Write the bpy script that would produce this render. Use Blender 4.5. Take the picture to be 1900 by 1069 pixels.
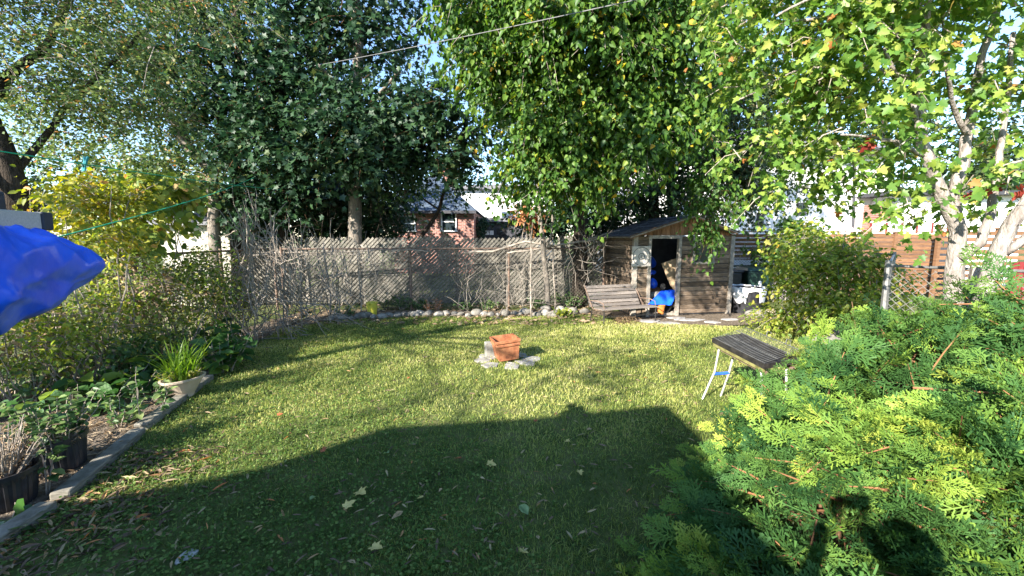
import bpy, math, random
import numpy as np
from mathutils import Vector, Matrix
random.seed(7); RNG = np.random.default_rng(7)
scn = bpy.context.scene; COL = scn.collection
for o in list(bpy.data.objects): bpy.data.objects.remove(o)
PI = math.pi
# ------------------------------------------------------------------ camera
F = 780.0; CX, CY = 950.0, 534.5; HC = 1.8
PITCH = math.atan(94.5 / F)
cam_d = bpy.data.cameras.new('camera'); cam = bpy.data.objects.new('camera', cam_d); COL.objects.link(cam)
cam_d.sensor_width = 36; cam_d.lens = F / 1900 * 36; cam_d.clip_start = .02; cam_d.clip_end = 2000
cam.location = (0, 0, HC); cam.rotation_euler = (PI / 2 - PITCH, 0, 0); scn.camera = cam
# ------------------------------------------------------------------ sky and sun
SUN_AZ, SUN_EL = math.radians(39), math.radians(27)      # shadows run 39 deg right of straight ahead
SH = Vector((math.sin(SUN_AZ), math.cos(SUN_AZ), 0))     # direction the shadows fall
w = bpy.data.worlds.new('World'); scn.world = w; w.use_nodes = True
nt = w.node_tree; bg = nt.nodes['Background']
sky = nt.nodes.new('ShaderNodeTexSky'); sky.sky_type = 'NISHITA'; sky.sun_disc = False
sky.sun_elevation = SUN_EL; sky.sun_rotation = math.atan2(-SH.x, -SH.y); sky.altitude = 150; sky.air_density = 1.0; sky.dust_density = .15; sky.ozone_density = 3.0
nt.links.new(sky.outputs[0], bg.inputs[0]); bg.inputs[1].default_value = .115
sd = bpy.data.lights.new('sun', 'SUN'); sd.energy = 5; sd.angle = math.radians(.53); sd.color = (1, .93, .82)
so = bpy.data.objects.new('sun', sd); COL.objects.link(so)
L = Vector((SH.x * math.cos(SUN_EL), SH.y * math.cos(SUN_EL), -math.sin(SUN_EL)))
so.rotation_euler = L.to_track_quat('-Z', 'Y').to_euler(); so.location = (-8, -10, 12)
scn.view_settings.view_transform = 'Standard'; scn.view_settings.look = 'None'
scn.view_settings.exposure = 1.95; scn.view_settings.gamma = 1
# ------------------------------------------------------------------ pixel -> ray helpers
_f = Vector((0, math.cos(PITCH), -math.sin(PITCH))); _u = Vector((0, math.sin(PITCH), math.cos(PITCH)))
CAM = Vector((0, 0, HC))
def ray(px, py): return _f * F + Vector((px - CX, 0, 0)) + _u * (CY - py)
def G(px, py, z=0.0):
    d = ray(px, py); t = (z - HC) / d.z; return CAM + d * t
def V(px, py, Y):
    d = ray(px, py); return CAM + d * (Y / d.y)
def pxs(Y): return Y / F            # metres per pixel at depth Y (about)
# ------------------------------------------------------------------ materials
MATS = {}
def _new(name):
    m = bpy.data.materials.new(name); m.use_nodes = True; n = m.node_tree.nodes; n.clear()
    out = n.new('ShaderNodeOutputMaterial'); p = n.new('ShaderNodeBsdfPrincipled')
    m.node_tree.links.new(p.outputs[0], out.inputs[0]); MATS[name] = m
    return m, m.node_tree, n, p, out
def _ramp(nt, fac, cols):
    r = nt.nodes.new('ShaderNodeValToRGB'); e = r.color_ramp.elements
    while len(e) < len(cols): e.new(.5)
    for i, (pos, c) in enumerate(cols): e[i].position = pos; e[i].color = (*c, 1)
    nt.links.new(fac, r.inputs[0]); return r.outputs[0]
def surf(name, c1, c2, scale=8, stretch=(1, 1, 1), rough=.8, bump=.3, detail=6, metal=0, objrand=.0, c3=None, spec=.3, dist=.01, lo=.32, hi=.68):
    m, nt, n, p, out = _new(name); L_ = nt.links.new
    tc = n.new('ShaderNodeTexCoord'); mp = n.new('ShaderNodeMapping'); mp.inputs['Scale'].default_value = stretch
    L_(tc.outputs['Object'], mp.inputs[0])
    oi = n.new('ShaderNodeObjectInfo')
    add = n.new('ShaderNodeVectorMath'); add.operation = 'MULTIPLY_ADD'
    comb = n.new('ShaderNodeCombineXYZ')
    for i in range(3): L_(oi.outputs['Random'], comb.inputs[i])
    add.inputs[1].default_value = (17, 29, 41); L_(comb.outputs[0], add.inputs[0]); L_(mp.outputs[0], add.inputs[2])
    nz = n.new('ShaderNodeTexNoise'); nz.inputs['Scale'].default_value = scale; nz.inputs['Detail'].default_value = detail; nz.inputs['Roughness'].default_value = .65
    L_(add.outputs[0], nz.inputs['Vector'])
    cols = [(lo, c1), (hi, c2)] if c3 is None else [(lo, c1), ((lo + hi) / 2, c2), (hi, c3)]
    col = _ramp(nt, nz.outputs['Fac'], cols)
    if objrand:
        hs = n.new('ShaderNodeHueSaturation'); mr = n.new('ShaderNodeMapRange')
        mr.inputs[3].default_value = 1 - objrand; mr.inputs[4].default_value = 1 + objrand
        L_(oi.outputs['Random'], mr.inputs[0]); L_(mr.outputs[0], hs.inputs['Value']); L_(col, hs.inputs['Color']); col = hs.outputs[0]
    L_(col, p.inputs['Base Color']); p.inputs['Roughness'].default_value = rough; p.inputs['Metallic'].default_value = metal
    p.inputs['Specular IOR Level'].default_value = spec
    if bump:
        b = n.new('ShaderNodeBump'); b.inputs['Strength'].default_value = bump; b.inputs['Distance'].default_value = dist
        nz2 = n.new('ShaderNodeTexNoise'); nz2.inputs['Scale'].default_value = scale * 3; nz2.inputs['Detail'].default_value = 5
        L_(add.outputs[0], nz2.inputs['Vector']); L_(nz2.outputs['Fac'], b.inputs['Height']); L_(b.outputs[0], p.inputs['Normal'])
    return m
def leafmat(name, cols, rough=.45, trans=.35, tcol=None, spec=.4):
    m, nt, n, p, out = _new(name); L_ = nt.links.new
    at = n.new('ShaderNodeAttribute'); at.attribute_name = 'rnd'
    col = _ramp(nt, at.outputs['Fac'], cols)
    L_(col, p.inputs['Base Color']); p.inputs['Roughness'].default_value = rough; p.inputs['Specular IOR Level'].default_value = spec
    tr = n.new('ShaderNodeBsdfTranslucent'); hs = n.new('ShaderNodeHueSaturation'); hs.inputs['Value'].default_value = 1.6; hs.inputs['Saturation'].default_value = 1.1
    L_(col, hs.inputs['Color']); L_(hs.outputs[0], tr.inputs['Color'])
    mx = n.new('ShaderNodeMixShader'); mx.inputs[0].default_value = trans
    L_(p.outputs[0], mx.inputs[1]); L_(tr.outputs[0], mx.inputs[2]); L_(mx.outputs[0], out.inputs[0])
    return m
surf('soil', (.035, .024, .016), (.10, .075, .05), 9, rough=1, bump=.8, spec=.1, dist=.03)
surf('lawn_soil', (.04, .055, .018), (.09, .115, .035), 3, rough=1, bump=.8, c3=(.14, .13, .06), spec=.1, dist=.02)
surf('mulch', (.06, .045, .03), (.26, .21, .16), 22, rough=1, bump=1, spec=.1, dist=.03)
surf('timber', (.10, .095, .075), (.27, .25, .21), 5, (2, 2, 14), rough=.95, bump=.5, objrand=.15, spec=.15)
surf('siding', (.055, .042, .032), (.18, .13, .09), 6, (1.2, 1.2, 16), rough=.9, bump=.5, objrand=.45, c3=(.25, .21, .175), spec=.15)
surf('gable_wood', (.13, .06, .03), (.30, .16, .08), 6, (14, 14, 1.2), rough=.85, bump=.4, objrand=.25, spec=.2)
surf('grey_wood', (.16, .14, .12), (.36, .32, .27), 7, (2, 2, 2), rough=.95, bump=.4, objrand=.15, spec=.15)
surf('lattice', (.085, .078, .066), (.23, .215, .185), 6, (3, 3, 3), rough=.95, bump=.3, objrand=.2, spec=.1)
surf('bench_wood', (.09, .077, .068), (.26, .225, .20), 9, (1, 14, 14), rough=.9, bump=.4, objrand=.25, spec=.2)
surf('cedar_fence', (.12, .062, .036), (.25, .135, .07), 5, (1, 1, 12), rough=.8, bump=.3, objrand=.2, spec=.2)
surf('shingle', (.025, .027, .032), (.12, .12, .125), 14, rough=.95, bump=.6, objrand=.35, spec=.15)
surf('bark_dark', (.02, .016, .013), (.075, .06, .048), 10, (3, 3, .6), rough=1, bump=1, dist=.03, spec=.1)
surf('bark_grey', (.12, .10, .085), (.27, .24, .20), 9, (3, 3, .8), rough=1, bump=.8, dist=.02, spec=.1)
surf('bark_pale', (.13, .11, .095), (.36, .32, .29), 11, (2, 2, .6), rough=.95, bump=1, dist=.02, spec=.15)
surf('twig', (.16, .135, .11), (.38, .33, .28), 9, rough=.95, bump=.2, spec=.15)
surf('twig_brown', (.06, .035, .02), (.16, .09, .05), 9, rough=.95, bump=0, spec=.15)
surf('cedar_twig', (.22, .10, .05), (.36, .18, .09), 9, rough=.9, bump=0, spec=.15)
surf('stone', (.10, .095, .08), (.30, .28, .25), 5, rough=.95, bump=.6, objrand=.3, dist=.02, spec=.15)
surf('flagstone', (.16, .15, .14), (.40, .38, .37), 8, rough=.95, bump=.4, objrand=.15, spec=.15)
surf('concrete', (.17, .165, .14), (.32, .31, .28), 8, rough=.95, bump=.4, spec=.15)
surf('terracotta', (.085, .03, .016), (.27, .10, .045), 9, rough=.7, bump=.3, c3=(.37, .165, .08), spec=.3)
surf('orange_pot', (.45, .14, .03), (.6, .22, .06), 6, rough=.6, bump=.1)
surf('beige_pot', (.42, .33, .25), (.58, .48, .38), 5, rough=.6, bump=.1)
surf('black_plastic', (.012, .012, .014), (.035, .035, .04), 12, rough=.38, bump=.05, spec=.5)
surf('green_plastic', (.010, .03, .02), (.018, .05, .035), 5, rough=.45, bump=.02, spec=.5)
surf('white_plastic', (.55, .55, .55), (.8, .8, .8), 9, rough=.4, bump=.3, spec=.5)
surf('white_print', (.7, .7, .7), (.8, .8, .8), 9, rough=.6, bump=0)
surf('yellow_plastic', (.52, .46, .04), (.68, .62, .09), 6, rough=.45, bump=.05, spec=.5)
surf('blue_tarp', (.008, .075, .70), (.014, .13, .95), 4, rough=.3, bump=.6, spec=.5, dist=.008)
surf('blue_plastic', (.01, .06, .45), (.02, .10, .6), 6, rough=.45, bump=.1)
surf('aluminium', (.34, .34, .33), (.5, .49, .47), 6, (1, 30, 30), rough=.5, bump=.08, metal=.3)
surf('galvanised', (.12, .12, .12), (.26, .26, .25), 12, rough=.55, bump=.15, metal=.7)
surf('chain_wire', (.17, .165, .155), (.30, .29, .27), 20, rough=.6, bump=0, metal=.4)
surf('chain_dark', (.07, .065, .055), (.17, .15, .12), 20, rough=.8, bump=0, metal=.2)
surf('black_metal', (.012, .012, .013), (.05, .045, .04), 14, rough=.55, bump=.2, metal=.3)
surf('rust_metal', (.10, .06, .04), (.26, .19, .15), 14, rough=.8, bump=.3, metal=.2)
surf('mustard_metal', (.12, .11, .04), (.30, .28, .11), 10, rough=.5, bump=.15, metal=.2)
surf('cap', (.02, .025, .035), (.03, .035, .05), 10, rough=.5, bump=0)
surf('green_cord', (.01, .32, .17), (.02, .42, .24), 10, rough=.5, bump=0)
surf('peg', (.02, .22, .26), (.03, .33, .36), 10, rough=.5, bump=0)
surf('wire', (.12, .12, .13), (.2, .2, .2), 10, rough=.6, bump=0)
surf('cardboard', (.32, .23, .14), (.46, .35, .23), 6, rough=.95, bump=.2)
surf('grey_cloth', (.12, .12, .11), (.24, .23, .21), 8, rough=1, bump=.6)
surf('board_paper', (.42, .38, .34), (.52, .48, .43), 5, rough=.8, bump=.1)
surf('stucco', (.70, .70, .69), (.80, .80, .79), 10, rough=.95, bump=.3)
surf('white_paint', (.62, .61, .60), (.78, .77, .76), 10, rough=.7, bump=.1)
surf('cream_wall', (.36, .34, .28), (.50, .48, .41), 4, rough=.9, bump=.2)
surf('red_paint', (.13, .015, .015), (.22, .03, .03), 6, rough=.7, bump=.1)
surf('roof_grey', (.10, .10, .115), (.20, .20, .22), 12, rough=.95, bump=.4)
surf('roof_blue', (.035, .05, .075), (.09, .12, .16), 10, rough=.95, bump=.4)
surf('dark_trim_and_shade', (.03, .032, .038), (.06, .06, .07), 6, rough=.7, bump=0)  # trim colour; also stands for shade in the shed's plank gaps and back wall
surf('fall_leaf', (.18, .11, .04), (.52, .40, .16), 3, rough=.8, bump=.2, objrand=.4, c3=(.55, .36, .24), spec=.25)
surf('litter', (.05, .035, .025), (.17, .12, .085), 3, rough=.9, bump=.2, objrand=.4)
surf('cloth_dark', (.03, .035, .05), (.05, .06, .08), 10, rough=.95, bump=.2)
surf('grey_rag', (.25, .25, .24), (.5, .5, .48), 30, rough=.9, bump=.8)
surf('skin', (.42, .24, .17), (.50, .30, .22), 10, rough=.6, bump=.05)
surf('hair', (.015, .01, .008), (.03, .02, .015), 20, rough=.7, bump=.2)
def brickmat():
    m, nt, n, p, out = _new('brick'); L_ = nt.links.new
    tc = n.new('ShaderNodeTexCoord'); mp = n.new('ShaderNodeMapping'); mp.inputs['Rotation'].default_value = (PI / 2, 0, 0)
    L_(tc.outputs['Object'], mp.inputs[0])
    b = n.new('ShaderNodeTexBrick'); b.inputs['Scale'].default_value = 1; b.inputs['Brick Width'].default_value = .22; b.inputs['Row Height'].default_value = .075
    b.inputs['Mortar Size'].default_value = .008; b.inputs['Color1'].default_value = (.17, .06, .045, 1); b.inputs['Color2'].default_value = (.30, .12, .085, 1); b.inputs['Mortar'].default_value = (.3, .27, .25, 1)
    L_(mp.outputs[0], b.inputs['Vector']); L_(b.outputs['Color'], p.inputs['Base Color']); p.inputs['Roughness'].default_value = .9
    bp = n.new('ShaderNodeBump'); bp.inputs['Strength'].default_value = .5; bp.invert = True; L_(b.outputs['Fac'], bp.inputs['Height']); L_(bp.outputs[0], p.inputs['Normal'])
brickmat()
def glassmat():
    m, nt, n, p, out = _new('glass'); p.inputs['Base Color'].default_value = (.02, .03, .035, 1); p.inputs['Roughness'].default_value = .06; p.inputs['Specular IOR Level'].default_value = .9
glassmat()
# foliage: rnd attribute picks the leaf's own colour
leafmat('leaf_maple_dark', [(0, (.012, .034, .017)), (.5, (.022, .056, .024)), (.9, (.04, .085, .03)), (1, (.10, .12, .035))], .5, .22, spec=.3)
leafmat('leaf_heart', [(0, (.03, .075, .016)), (.5, (.065, .14, .022)), (.88, (.13, .21, .03)), (.95, (.38, .34, .03)), (1, (.42, .25, .03))], .48, .38, spec=.3)
leafmat('leaf_maple', [(0, (.06, .14, .025)), (.45, (.13, .23, .04)), (.85, (.27, .34, .06)), (.955, (.36, .34, .09)), (.985, (.42, .27, .07)), (1, (.40, .15, .05))], .45, .42)
leafmat('leaf_red', [(0, (.18, .025, .02)), (1, (.38, .08, .055))], .45, .4)
leafmat('leaf_fine', [(0, (.045, .085, .025)), (.55, (.11, .17, .05)), (.85, (.22, .25, .08)), (.94, (.36, .2, .08)), (1, (.42, .16, .06))], .5, .4)
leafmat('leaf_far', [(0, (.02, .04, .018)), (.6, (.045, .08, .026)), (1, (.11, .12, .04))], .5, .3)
leafmat('leaf_yellow', [(0, (.12, .16, .02)), (.5, (.28, .29, .035)), (.85, (.46, .40, .05)), (1, (.42, .22, .06))], .5, .42)
leafmat('leaf_vine', [(0, (.08, .14, .03)), (.5, (.19, .26, .045)), (.8, (.34, .35, .06)), (.93, (.44, .34, .10)), (1, (.34, .16, .06))], .5, .4)
leafmat('leaf_bush', [(0, (.09, .16, .02)), (.5, (.22, .28, .035)), (.85, (.38, .38, .06)), (1, (.40, .30, .10))], .5, .42)
leafmat('leaf_plant', [(0, (.04, .10, .03)), (.6, (.10, .18, .06)), (1, (.22, .28, .10))], .4, .35)
leafmat('leaf_big', [(0, (.03, .08, .025)), (.7, (.06, .14, .035)), (1, (.22, .30, .04))], .38, .35)
leafmat('leaf_blade', [(0, (.10, .20, .02)), (1, (.24, .36, .04))], .4, .4)
leafmat('leaf_dry', [(0, (.14, .09, .05)), (.6, (.32, .23, .14)), (1, (.42, .33, .22))], .8, .3)
leafmat('leaf_orange', [(0, (.35, .14, .05)), (1, (.5, .26, .13))], .7, .3)
leafmat('grass', [(0, (.07, .115, .025)), (.36, (.23, .29, .06)), (.70, (.47, .47, .14)), (1, (.62, .56, .28))], .5, .42)
leafmat('clover', [(0, (.045, .09, .018)), (.6, (.085, .155, .032)), (1, (.18, .25, .07))], .6, .3, spec=.15)
leafmat('cedar', [(0, (.022, .07, .022)), (.4, (.062, .14, .033)), (.8, (.165, .26, .038)), (1, (.30, .36, .06))], .62, .22, spec=.18)
leafmat('litter_leaf', [(0, (.07, .045, .03)), (.5, (.22, .15, .10)), (.85, (.42, .34, .18)), (1, (.5, .18, .06))], .7, .2)
# ------------------------------------------------------------------ object helpers
WL = {}
def tag(o, label=None, cat=None, group=None, kind=None):
    if label: o['label'] = label
    if cat: o['category'] = cat
    if group: o['group'] = group
    if kind: o['kind'] = kind
    return o
def thing(name, loc, label, cat, group=None):
    o = bpy.data.objects.new(name, None); COL.objects.link(o); o.location = loc; o.empty_display_size = .1
    WL[o] = Vector(loc); return tag(o, label, cat, group)
def place(o, parent, origin):
    COL.objects.link(o); WL[o] = Vector(origin)
    if parent is not None: o.parent = parent; o.location = Vector(origin) - WL[parent]
    else: o.location = origin
    return o
class MB:
    def __init__(s): s.v = []; s.f = []
    def add(s, vs, fs):
        b = len(s.v); s.v += [tuple(v) for v in vs]; s.f += [tuple(b + i for i in f) for f in fs]; return s
    def box(s, c, size, M=None):
        hx, hy, hz = size[0] / 2, size[1] / 2, size[2] / 2
        vs = [Vector((x, y, z)) for x in (-hx, hx) for y in (-hy, hy) for z in (-hz, hz)]
        if M is not None: vs = [M @ v for v in vs]
        c = Vector(c)
        return s.add([v + c for v in vs], [(0, 1, 3, 2), (4, 6, 7, 5), (0, 4, 5, 1), (2, 3, 7, 6), (0, 2, 6, 4), (1, 5, 7, 3)])
    def hexa(s, p):      # 8 points: bottom ring 0-3, top ring 4-7
        return s.add(p, [(3, 2, 1, 0), (4, 5, 6, 7), (0, 1, 5, 4), (1, 2, 6, 5), (2, 3, 7, 6), (3, 0, 4, 7)])
    def bar(s, a, b, wd, th, up=Vector((0, 0, 1))):
        a, b = Vector(a), Vector(b); d = (b - a).normalized(); sd = d.cross(up)
        if sd.length < 1e-4: sd = d.cross(Vector((0, 1, 0)))
        sd.normalize(); n = sd.cross(d).normalized(); sd *= wd / 2; n *= th / 2
        return s.hexa([a - sd - n, a + sd - n, b + sd - n, b - sd - n, a - sd + n, a + sd + n, b + sd + n, b - sd + n])
    def tube(s, pts, r, n=6, cap=True):
        pts = [Vector(p) for p in pts]
        if not hasattr(r, '__len__'): r = [r] * len(pts)
        vs = []; ref = Vector((.13, .31, .94))
        for i, p in enumerate(pts):
            t = (pts[min(i + 1, len(pts) - 1)] - pts[max(i - 1, 0)]); t = t.normalized() if t.length > 1e-9 else Vector((0, 0, 1))
            x = t.cross(ref); x = x.normalized() if x.length > 1e-3 else t.cross(Vector((1, 0, 0))).normalized(); y = t.cross(x)
            for k in range(n): a = 2 * PI * k / n; vs.append(p + (x * math.cos(a) + y * math.sin(a)) * r[i])
        fs = [(i * n + k, i * n + (k + 1) % n, (i + 1) * n + (k + 1) % n, (i + 1) * n + k) for i in range(len(pts) - 1) for k in range(n)]
        if cap: fs += [tuple(range(n - 1, -1, -1)), tuple((len(pts) - 1) * n + k for k in range(n))]
        return s.add(vs, fs)
    def lathe(s, c, prof, n=24, M=None, flute=0):
        c = Vector(c); vs = []
        for r, z in prof:
            for k in range(n):
                a = 2 * PI * k / n; rr = r * (1 - flute * (k % 2)); v = Vector((rr * math.cos(a), rr * math.sin(a), z))
                vs.append((M @ v if M is not None else v) + c)
        fs = [(i * n + k, i * n + (k + 1) % n, (i + 1) * n + (k + 1) % n, (i + 1) * n + k) for i in range(len(prof) - 1) for k in range(n)]
        return s.add(vs, fs)
    def prism(s, poly, h, M=None, c=(0, 0, 0)):      # polygon in xy extruded up in z
        n = len(poly); vs = [Vector((x, y, 0)) for x, y in poly] + [Vector((x, y, h)) for x, y in poly]
        c = Vector(c); vs = [(M @ v if M is not None else v) + c for v in vs]
        return s.add(vs, [tuple(range(n - 1, -1, -1)), tuple(range(n, 2 * n))] + [(i, (i + 1) % n, n + (i + 1) % n, n + i) for i in range(n)])
    def build(s, name, mat, parent=None, smooth=False, bevel=0, subsurf=0, origin=None):
        a = np.array(s.v); lo, hi = a.min(0), a.max(0)
        o0 = Vector(origin) if origin is not None else Vector(((lo[0] + hi[0]) / 2, (lo[1] + hi[1]) / 2, lo[2]))
        me = bpy.data.meshes.new(name); me.from_pydata([(v[0] - o0.x, v[1] - o0.y, v[2] - o0.z) for v in s.v], [], s.f)
        me.materials.append(MATS[mat]); ob = bpy.data.objects.new(name, me)
        if smooth:
            for p in me.polygons: p.use_smooth = True
        if bevel:
            b = ob.modifiers.new('bevel', 'BEVEL'); b.width = bevel; b.segments = 2; b.limit_method = 'ANGLE'
        if subsurf:
            b = ob.modifiers.new('sub', 'SUBSURF'); b.levels = subsurf; b.render_levels = subsurf
        return place(ob, parent, o0)
def blob(name, mat, c, r, parent=None, seed=0, n=3, amp=.18, flat=0, M=None):   # lumpy stone-like solid
    import bmesh
    bm = bmesh.new(); bmesh.ops.create_icosphere(bm, subdivisions=n, radius=1)
    rr = random.Random(seed); ph = [(rr.uniform(-2, 2), rr.uniform(-2, 2), rr.uniform(-2, 2), rr.uniform(0, 6)) for _ in range(5)]
    for v in bm.verts:
        k = 1 + amp * sum(math.sin(v.co.x * a + v.co.y * b + v.co.z * d + e) for a, b, d, e in ph) / 2
        p = Vector((v.co.x * k * r[0], v.co.y * k * r[1], v.co.z * k * r[2]))
        v.co = M @ p if M is not None else p
    zlo = min(v.co.z for v in bm.verts)
    me = bpy.data.meshes.new(name); bm.to_mesh(me); bm.free(); me.materials.append(MATS[mat])
    for p in me.polygons: p.use_smooth = True
    return place(bpy.data.objects.new(name, me), parent, c)
# ------------------------------------------------------------------ leaf scattering
def nrm(a): return a / np.maximum(np.linalg.norm(a, axis=-1, keepdims=True), 1e-9)
OVATE = (np.array([(0, 0, 0), (-.30, .32, .10), (-.24, .68, .08), (0, 1, -.10), (.24, .68, .08), (.30, .32, .10)]), [(0, 3, 2, 1), (0, 5, 4, 3)])
DIAM = (np.array([(0, 0, 0), (-.32, .5, .05), (0, 1, 0), (.32, .5, .05)]), [(0, 3, 2, 1)])
ROUND = (np.array([(0, 0, 0), (-.42, .25, .08), (-.40, .75, .08), (0, 1, 0), (.40, .75, .08), (.42, .25, .08)]), [(0, 3, 2, 1), (0, 5, 4, 3)])
_mh = [(0, 0), (.16, -.10), (.42, -.02), (.30, .16), (.60, .46), (.36, .44), (.24, .52), (.22, .74), (0, 1)]
MAPLE = (np.array([(x, y, .22 * x * (1 - .3 * y)) for x, y in _mh] + [(-x, y, .22 * x * (1 - .3 * y)) for x, y in _mh[1:-1]]),
         [tuple(range(9)), (0, 8) + tuple(range(15, 8, -1))])
HEART = (np.array([(0, 0, 0), (-.36, .22, .12), (-.27, .62, .07), (0, 1.05, -.14), (.27, .62, .07), (.36, .22, .12)]), [(0, 3, 2, 1), (0, 5, 4, 3)])
_ms = [(0, 0), (.40, .0), (.26, .2), (.58, .48), (.22, .56), (0, 1)]
MAPLE_S = (np.array([(x, y, .22 * x) for x, y in _ms] + [(-x, y, .22 * x) for x, y in _ms[1:-1]]), [tuple(range(6)), (0, 5, 9, 8, 7, 6)])
LANCE = (np.array([(0, 0, 0), (-.10, .35, .02), (-.07, .7, -.01), (0, 1, -.12), (.07, .7, -.01), (.10, .35, .02)]), [(0, 3, 2, 1), (0, 5, 4, 3)])
def scatter(name, base, pos, tip, nor, scale, rnd, mat, parent=None, kind=None, origin=None, wid=None):
    bv, bf = base; N = len(pos); nv = len(bv)
    tip = nrm(tip); side = nrm(np.cross(tip, nor)); nor = np.cross(side, tip)
    sx = scale if wid is None else wid
    co = pos[:, None, :] + (bv[None, :, 0, None] * sx[:, None, None]) * side[:, None, :] + (bv[None, :, 1, None] * scale[:, None, None]) * tip[:, None, :] + (bv[None, :, 2, None] * scale[:, None, None]) * nor[:, None, :]
    co = co.reshape(-1, 3)
    o0 = np.array(origin) if origin is not None else np.array([co[:, 0].mean(), co[:, 1].mean(), co[:, 2].min()])
    co = co - o0
    me = bpy.data.meshes.new(name); me.vertices.add(len(co)); me.vertices.foreach_set('co', co.astype(np.float32).ravel())
    idx = np.concatenate([np.array(f) for f in bf]); tot = np.array([len(f) for f in bf]); nl = len(idx)
    loops = (idx[None, :] + (np.arange(N) * nv)[:, None]).ravel()
    me.loops.add(len(loops)); me.loops.foreach_set('vertex_index', loops.astype(np.int32))
    tots = np.tile(tot, N); st = np.concatenate([[0], np.cumsum(tots)[:-1]])
    me.polygons.add(len(tots)); me.polygons.foreach_set('loop_start', st.astype(np.int32)); me.polygons.foreach_set('loop_total', tots.astype(np.int32))
    at = me.attributes.new('rnd', 'FLOAT', 'POINT'); at.data.foreach_set('value', np.repeat(np.clip(rnd, 0, 1), nv).astype(np.float32))
    me.update(calc_edges=True); me.validate(); me.materials.append(MATS[mat])
    o = bpy.data.objects.new(name, me); place(o, parent, o0)
    if kind: o['kind'] = kind
    return o
def rand_unit(n): return nrm(RNG.normal(size=(n, 3)))
def sprays(blobs, leaves_per, L, droop, size, spread=.55, flat=.5, axis=None, shell=.45, sizevar=.3, up=.6, hang=.35, stem=.06, clump=.17):
    """twigs inside ellipsoid blobs, leaves along each twig -> arrays"""
    P, T, Nn, S, R = [], [], [], [], []; tw = []
    for (c, r, nt_) in blobs:
        c = np.array(c); r = np.array(r)
        nc = max(3, nt_ // 8); uc = rand_unit(nc) * (RNG.random((nc, 1)) ** shell); dv = RNG.normal(0, clump, (nt_, 3)); u = uc[RNG.integers(0, nc, nt_)] + dv * np.array([1, 1, .7]); p0 = c + u * r
        out = u * r / r.max() + dv * 1.5; out[:, 2] *= .5
        d0 = nrm(nrm(out + 1e-6) * .9 + rand_unit(nt_) * .8)
        ln = L * RNG.uniform(.6, 1.3, nt_)
        cr = np.clip(RNG.normal(0, .12, nt_), -.3, .1)
        t = (np.arange(leaves_per) + RNG.random((nt_, leaves_per))) / leaves_per
        pos = p0[:, None] + d0[:, None] * (ln[:, None, None] * t[..., None])
        pos[..., 2] -= droop * ln[:, None] * t ** 2
        tan = d0[:, None] + np.array([0, 0, -2 * droop]) * t[..., None]
        sgn = np.where(np.arange(leaves_per) % 2 == 0, 1, -1)[None, :, None]
        sidev = nrm(np.cross(nrm(tan), np.array([0, 0, 1.0])) + 1e-6)
        tp = nrm(nrm(tan) * .6 + sidev * sgn * spread * 1.4 + RNG.normal(0, .35, pos.shape) + np.array([0, 0, -hang]))
        nn = nrm(np.array([0, 0, up]) + RNG.normal(0, flat, pos.shape) + d0[:, None] * .35)
        pos = pos + RNG.normal(0, stem, pos.shape)
        P.append(pos.reshape(-1, 3)); T.append(tp.reshape(-1, 3)); Nn.append(nn.reshape(-1, 3))
        S.append(size * RNG.uniform(1 - sizevar, 1 + sizevar, nt_ * leaves_per))
        R.append((.03 + np.repeat(cr * .8, leaves_per) + RNG.random(nt_ * leaves_per) * .9 + (RNG.random(nt_ * leaves_per) > .992) * .3).ravel())
        tw.append((p0, d0, ln))
    return np.concatenate(P), np.concatenate(T), np.concatenate(Nn), np.concatenate(S), np.concatenate(R), tw
def twig_mesh(tw, droop, name, mat, parent, r=.006, frac=.5):
    m = MB()
    for p0, d0, ln in tw:
        for i in range(len(ln)):
            if random.random() > frac: continue
            q = [Vector(p0[i] + d0[i] * ln[i] * t - np.array([0, 0, droop * ln[i] * t * t])) for t in (-.35, .3, .9)]
            m.tube(q, [r, r * .7, r * .35], 3, False)
    return tag(m.build(name, mat, parent), kind='stuff') if m.f else None
def wob(a, b, n, amp, seed):
    rr = random.Random(seed); a, b = Vector(a), Vector(b); L_ = (b - a).length; out = []
    off = Vector((0, 0, 0))
    for i in range(n + 1):
        t = i / n; 
        if 0 < i < n: off = off * .6 + Vector((rr.gauss(0, amp), rr.gauss(0, amp), rr.gauss(0, amp))) * L_ * .6
        out.append(a.lerp(b, t) + off * math.sin(PI * t) ** .5 if 0 < i < n else a.lerp(b, t))
    return out
def tree(name, label, cat, base, limbs, bark, blobs, leaf, lmat, leaves_per, L, droop, size, group=None, twig=None, twfrac=.35, crown_name='crown', **kw):
    """limbs: list of (points, r0, r1); first one is the trunk"""
    o = thing(name, base, label, cat, group)
    for i, (pts, r0, r1) in enumerate(limbs):
        m = MB(); q = []
        for j in range(len(pts) - 1): q += wob(pts[j], pts[j + 1], 5, .02, 31 * i + j)[(0 if j == 0 else 1):]
        m.tube(q, [r0 + (r1 - r0) * k / (len(q) - 1) for k in range(len(q))], 9 if i == 0 else 7)
        m.build('trunk' if i == 0 else 'limb', bark, o, smooth=True)
    P, T, Nn, S, R, tw = sprays(blobs, leaves_per, L, droop, size, **kw)
    scatter(crown_name, leaf, P, T, Nn, S, R, lmat, o)
    if twig: twig_mesh(tw, droop, 'twigs', twig, o, frac=twfrac)
    return o
def B(px, py, Y, wpx, hpx, dep, n):     # blob from pixel centre, depth, half-size in pixels
    c = V(px, py, Y); s = pxs(Y); return (tuple(c), (wpx * s, dep, hpx * s), n)
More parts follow.
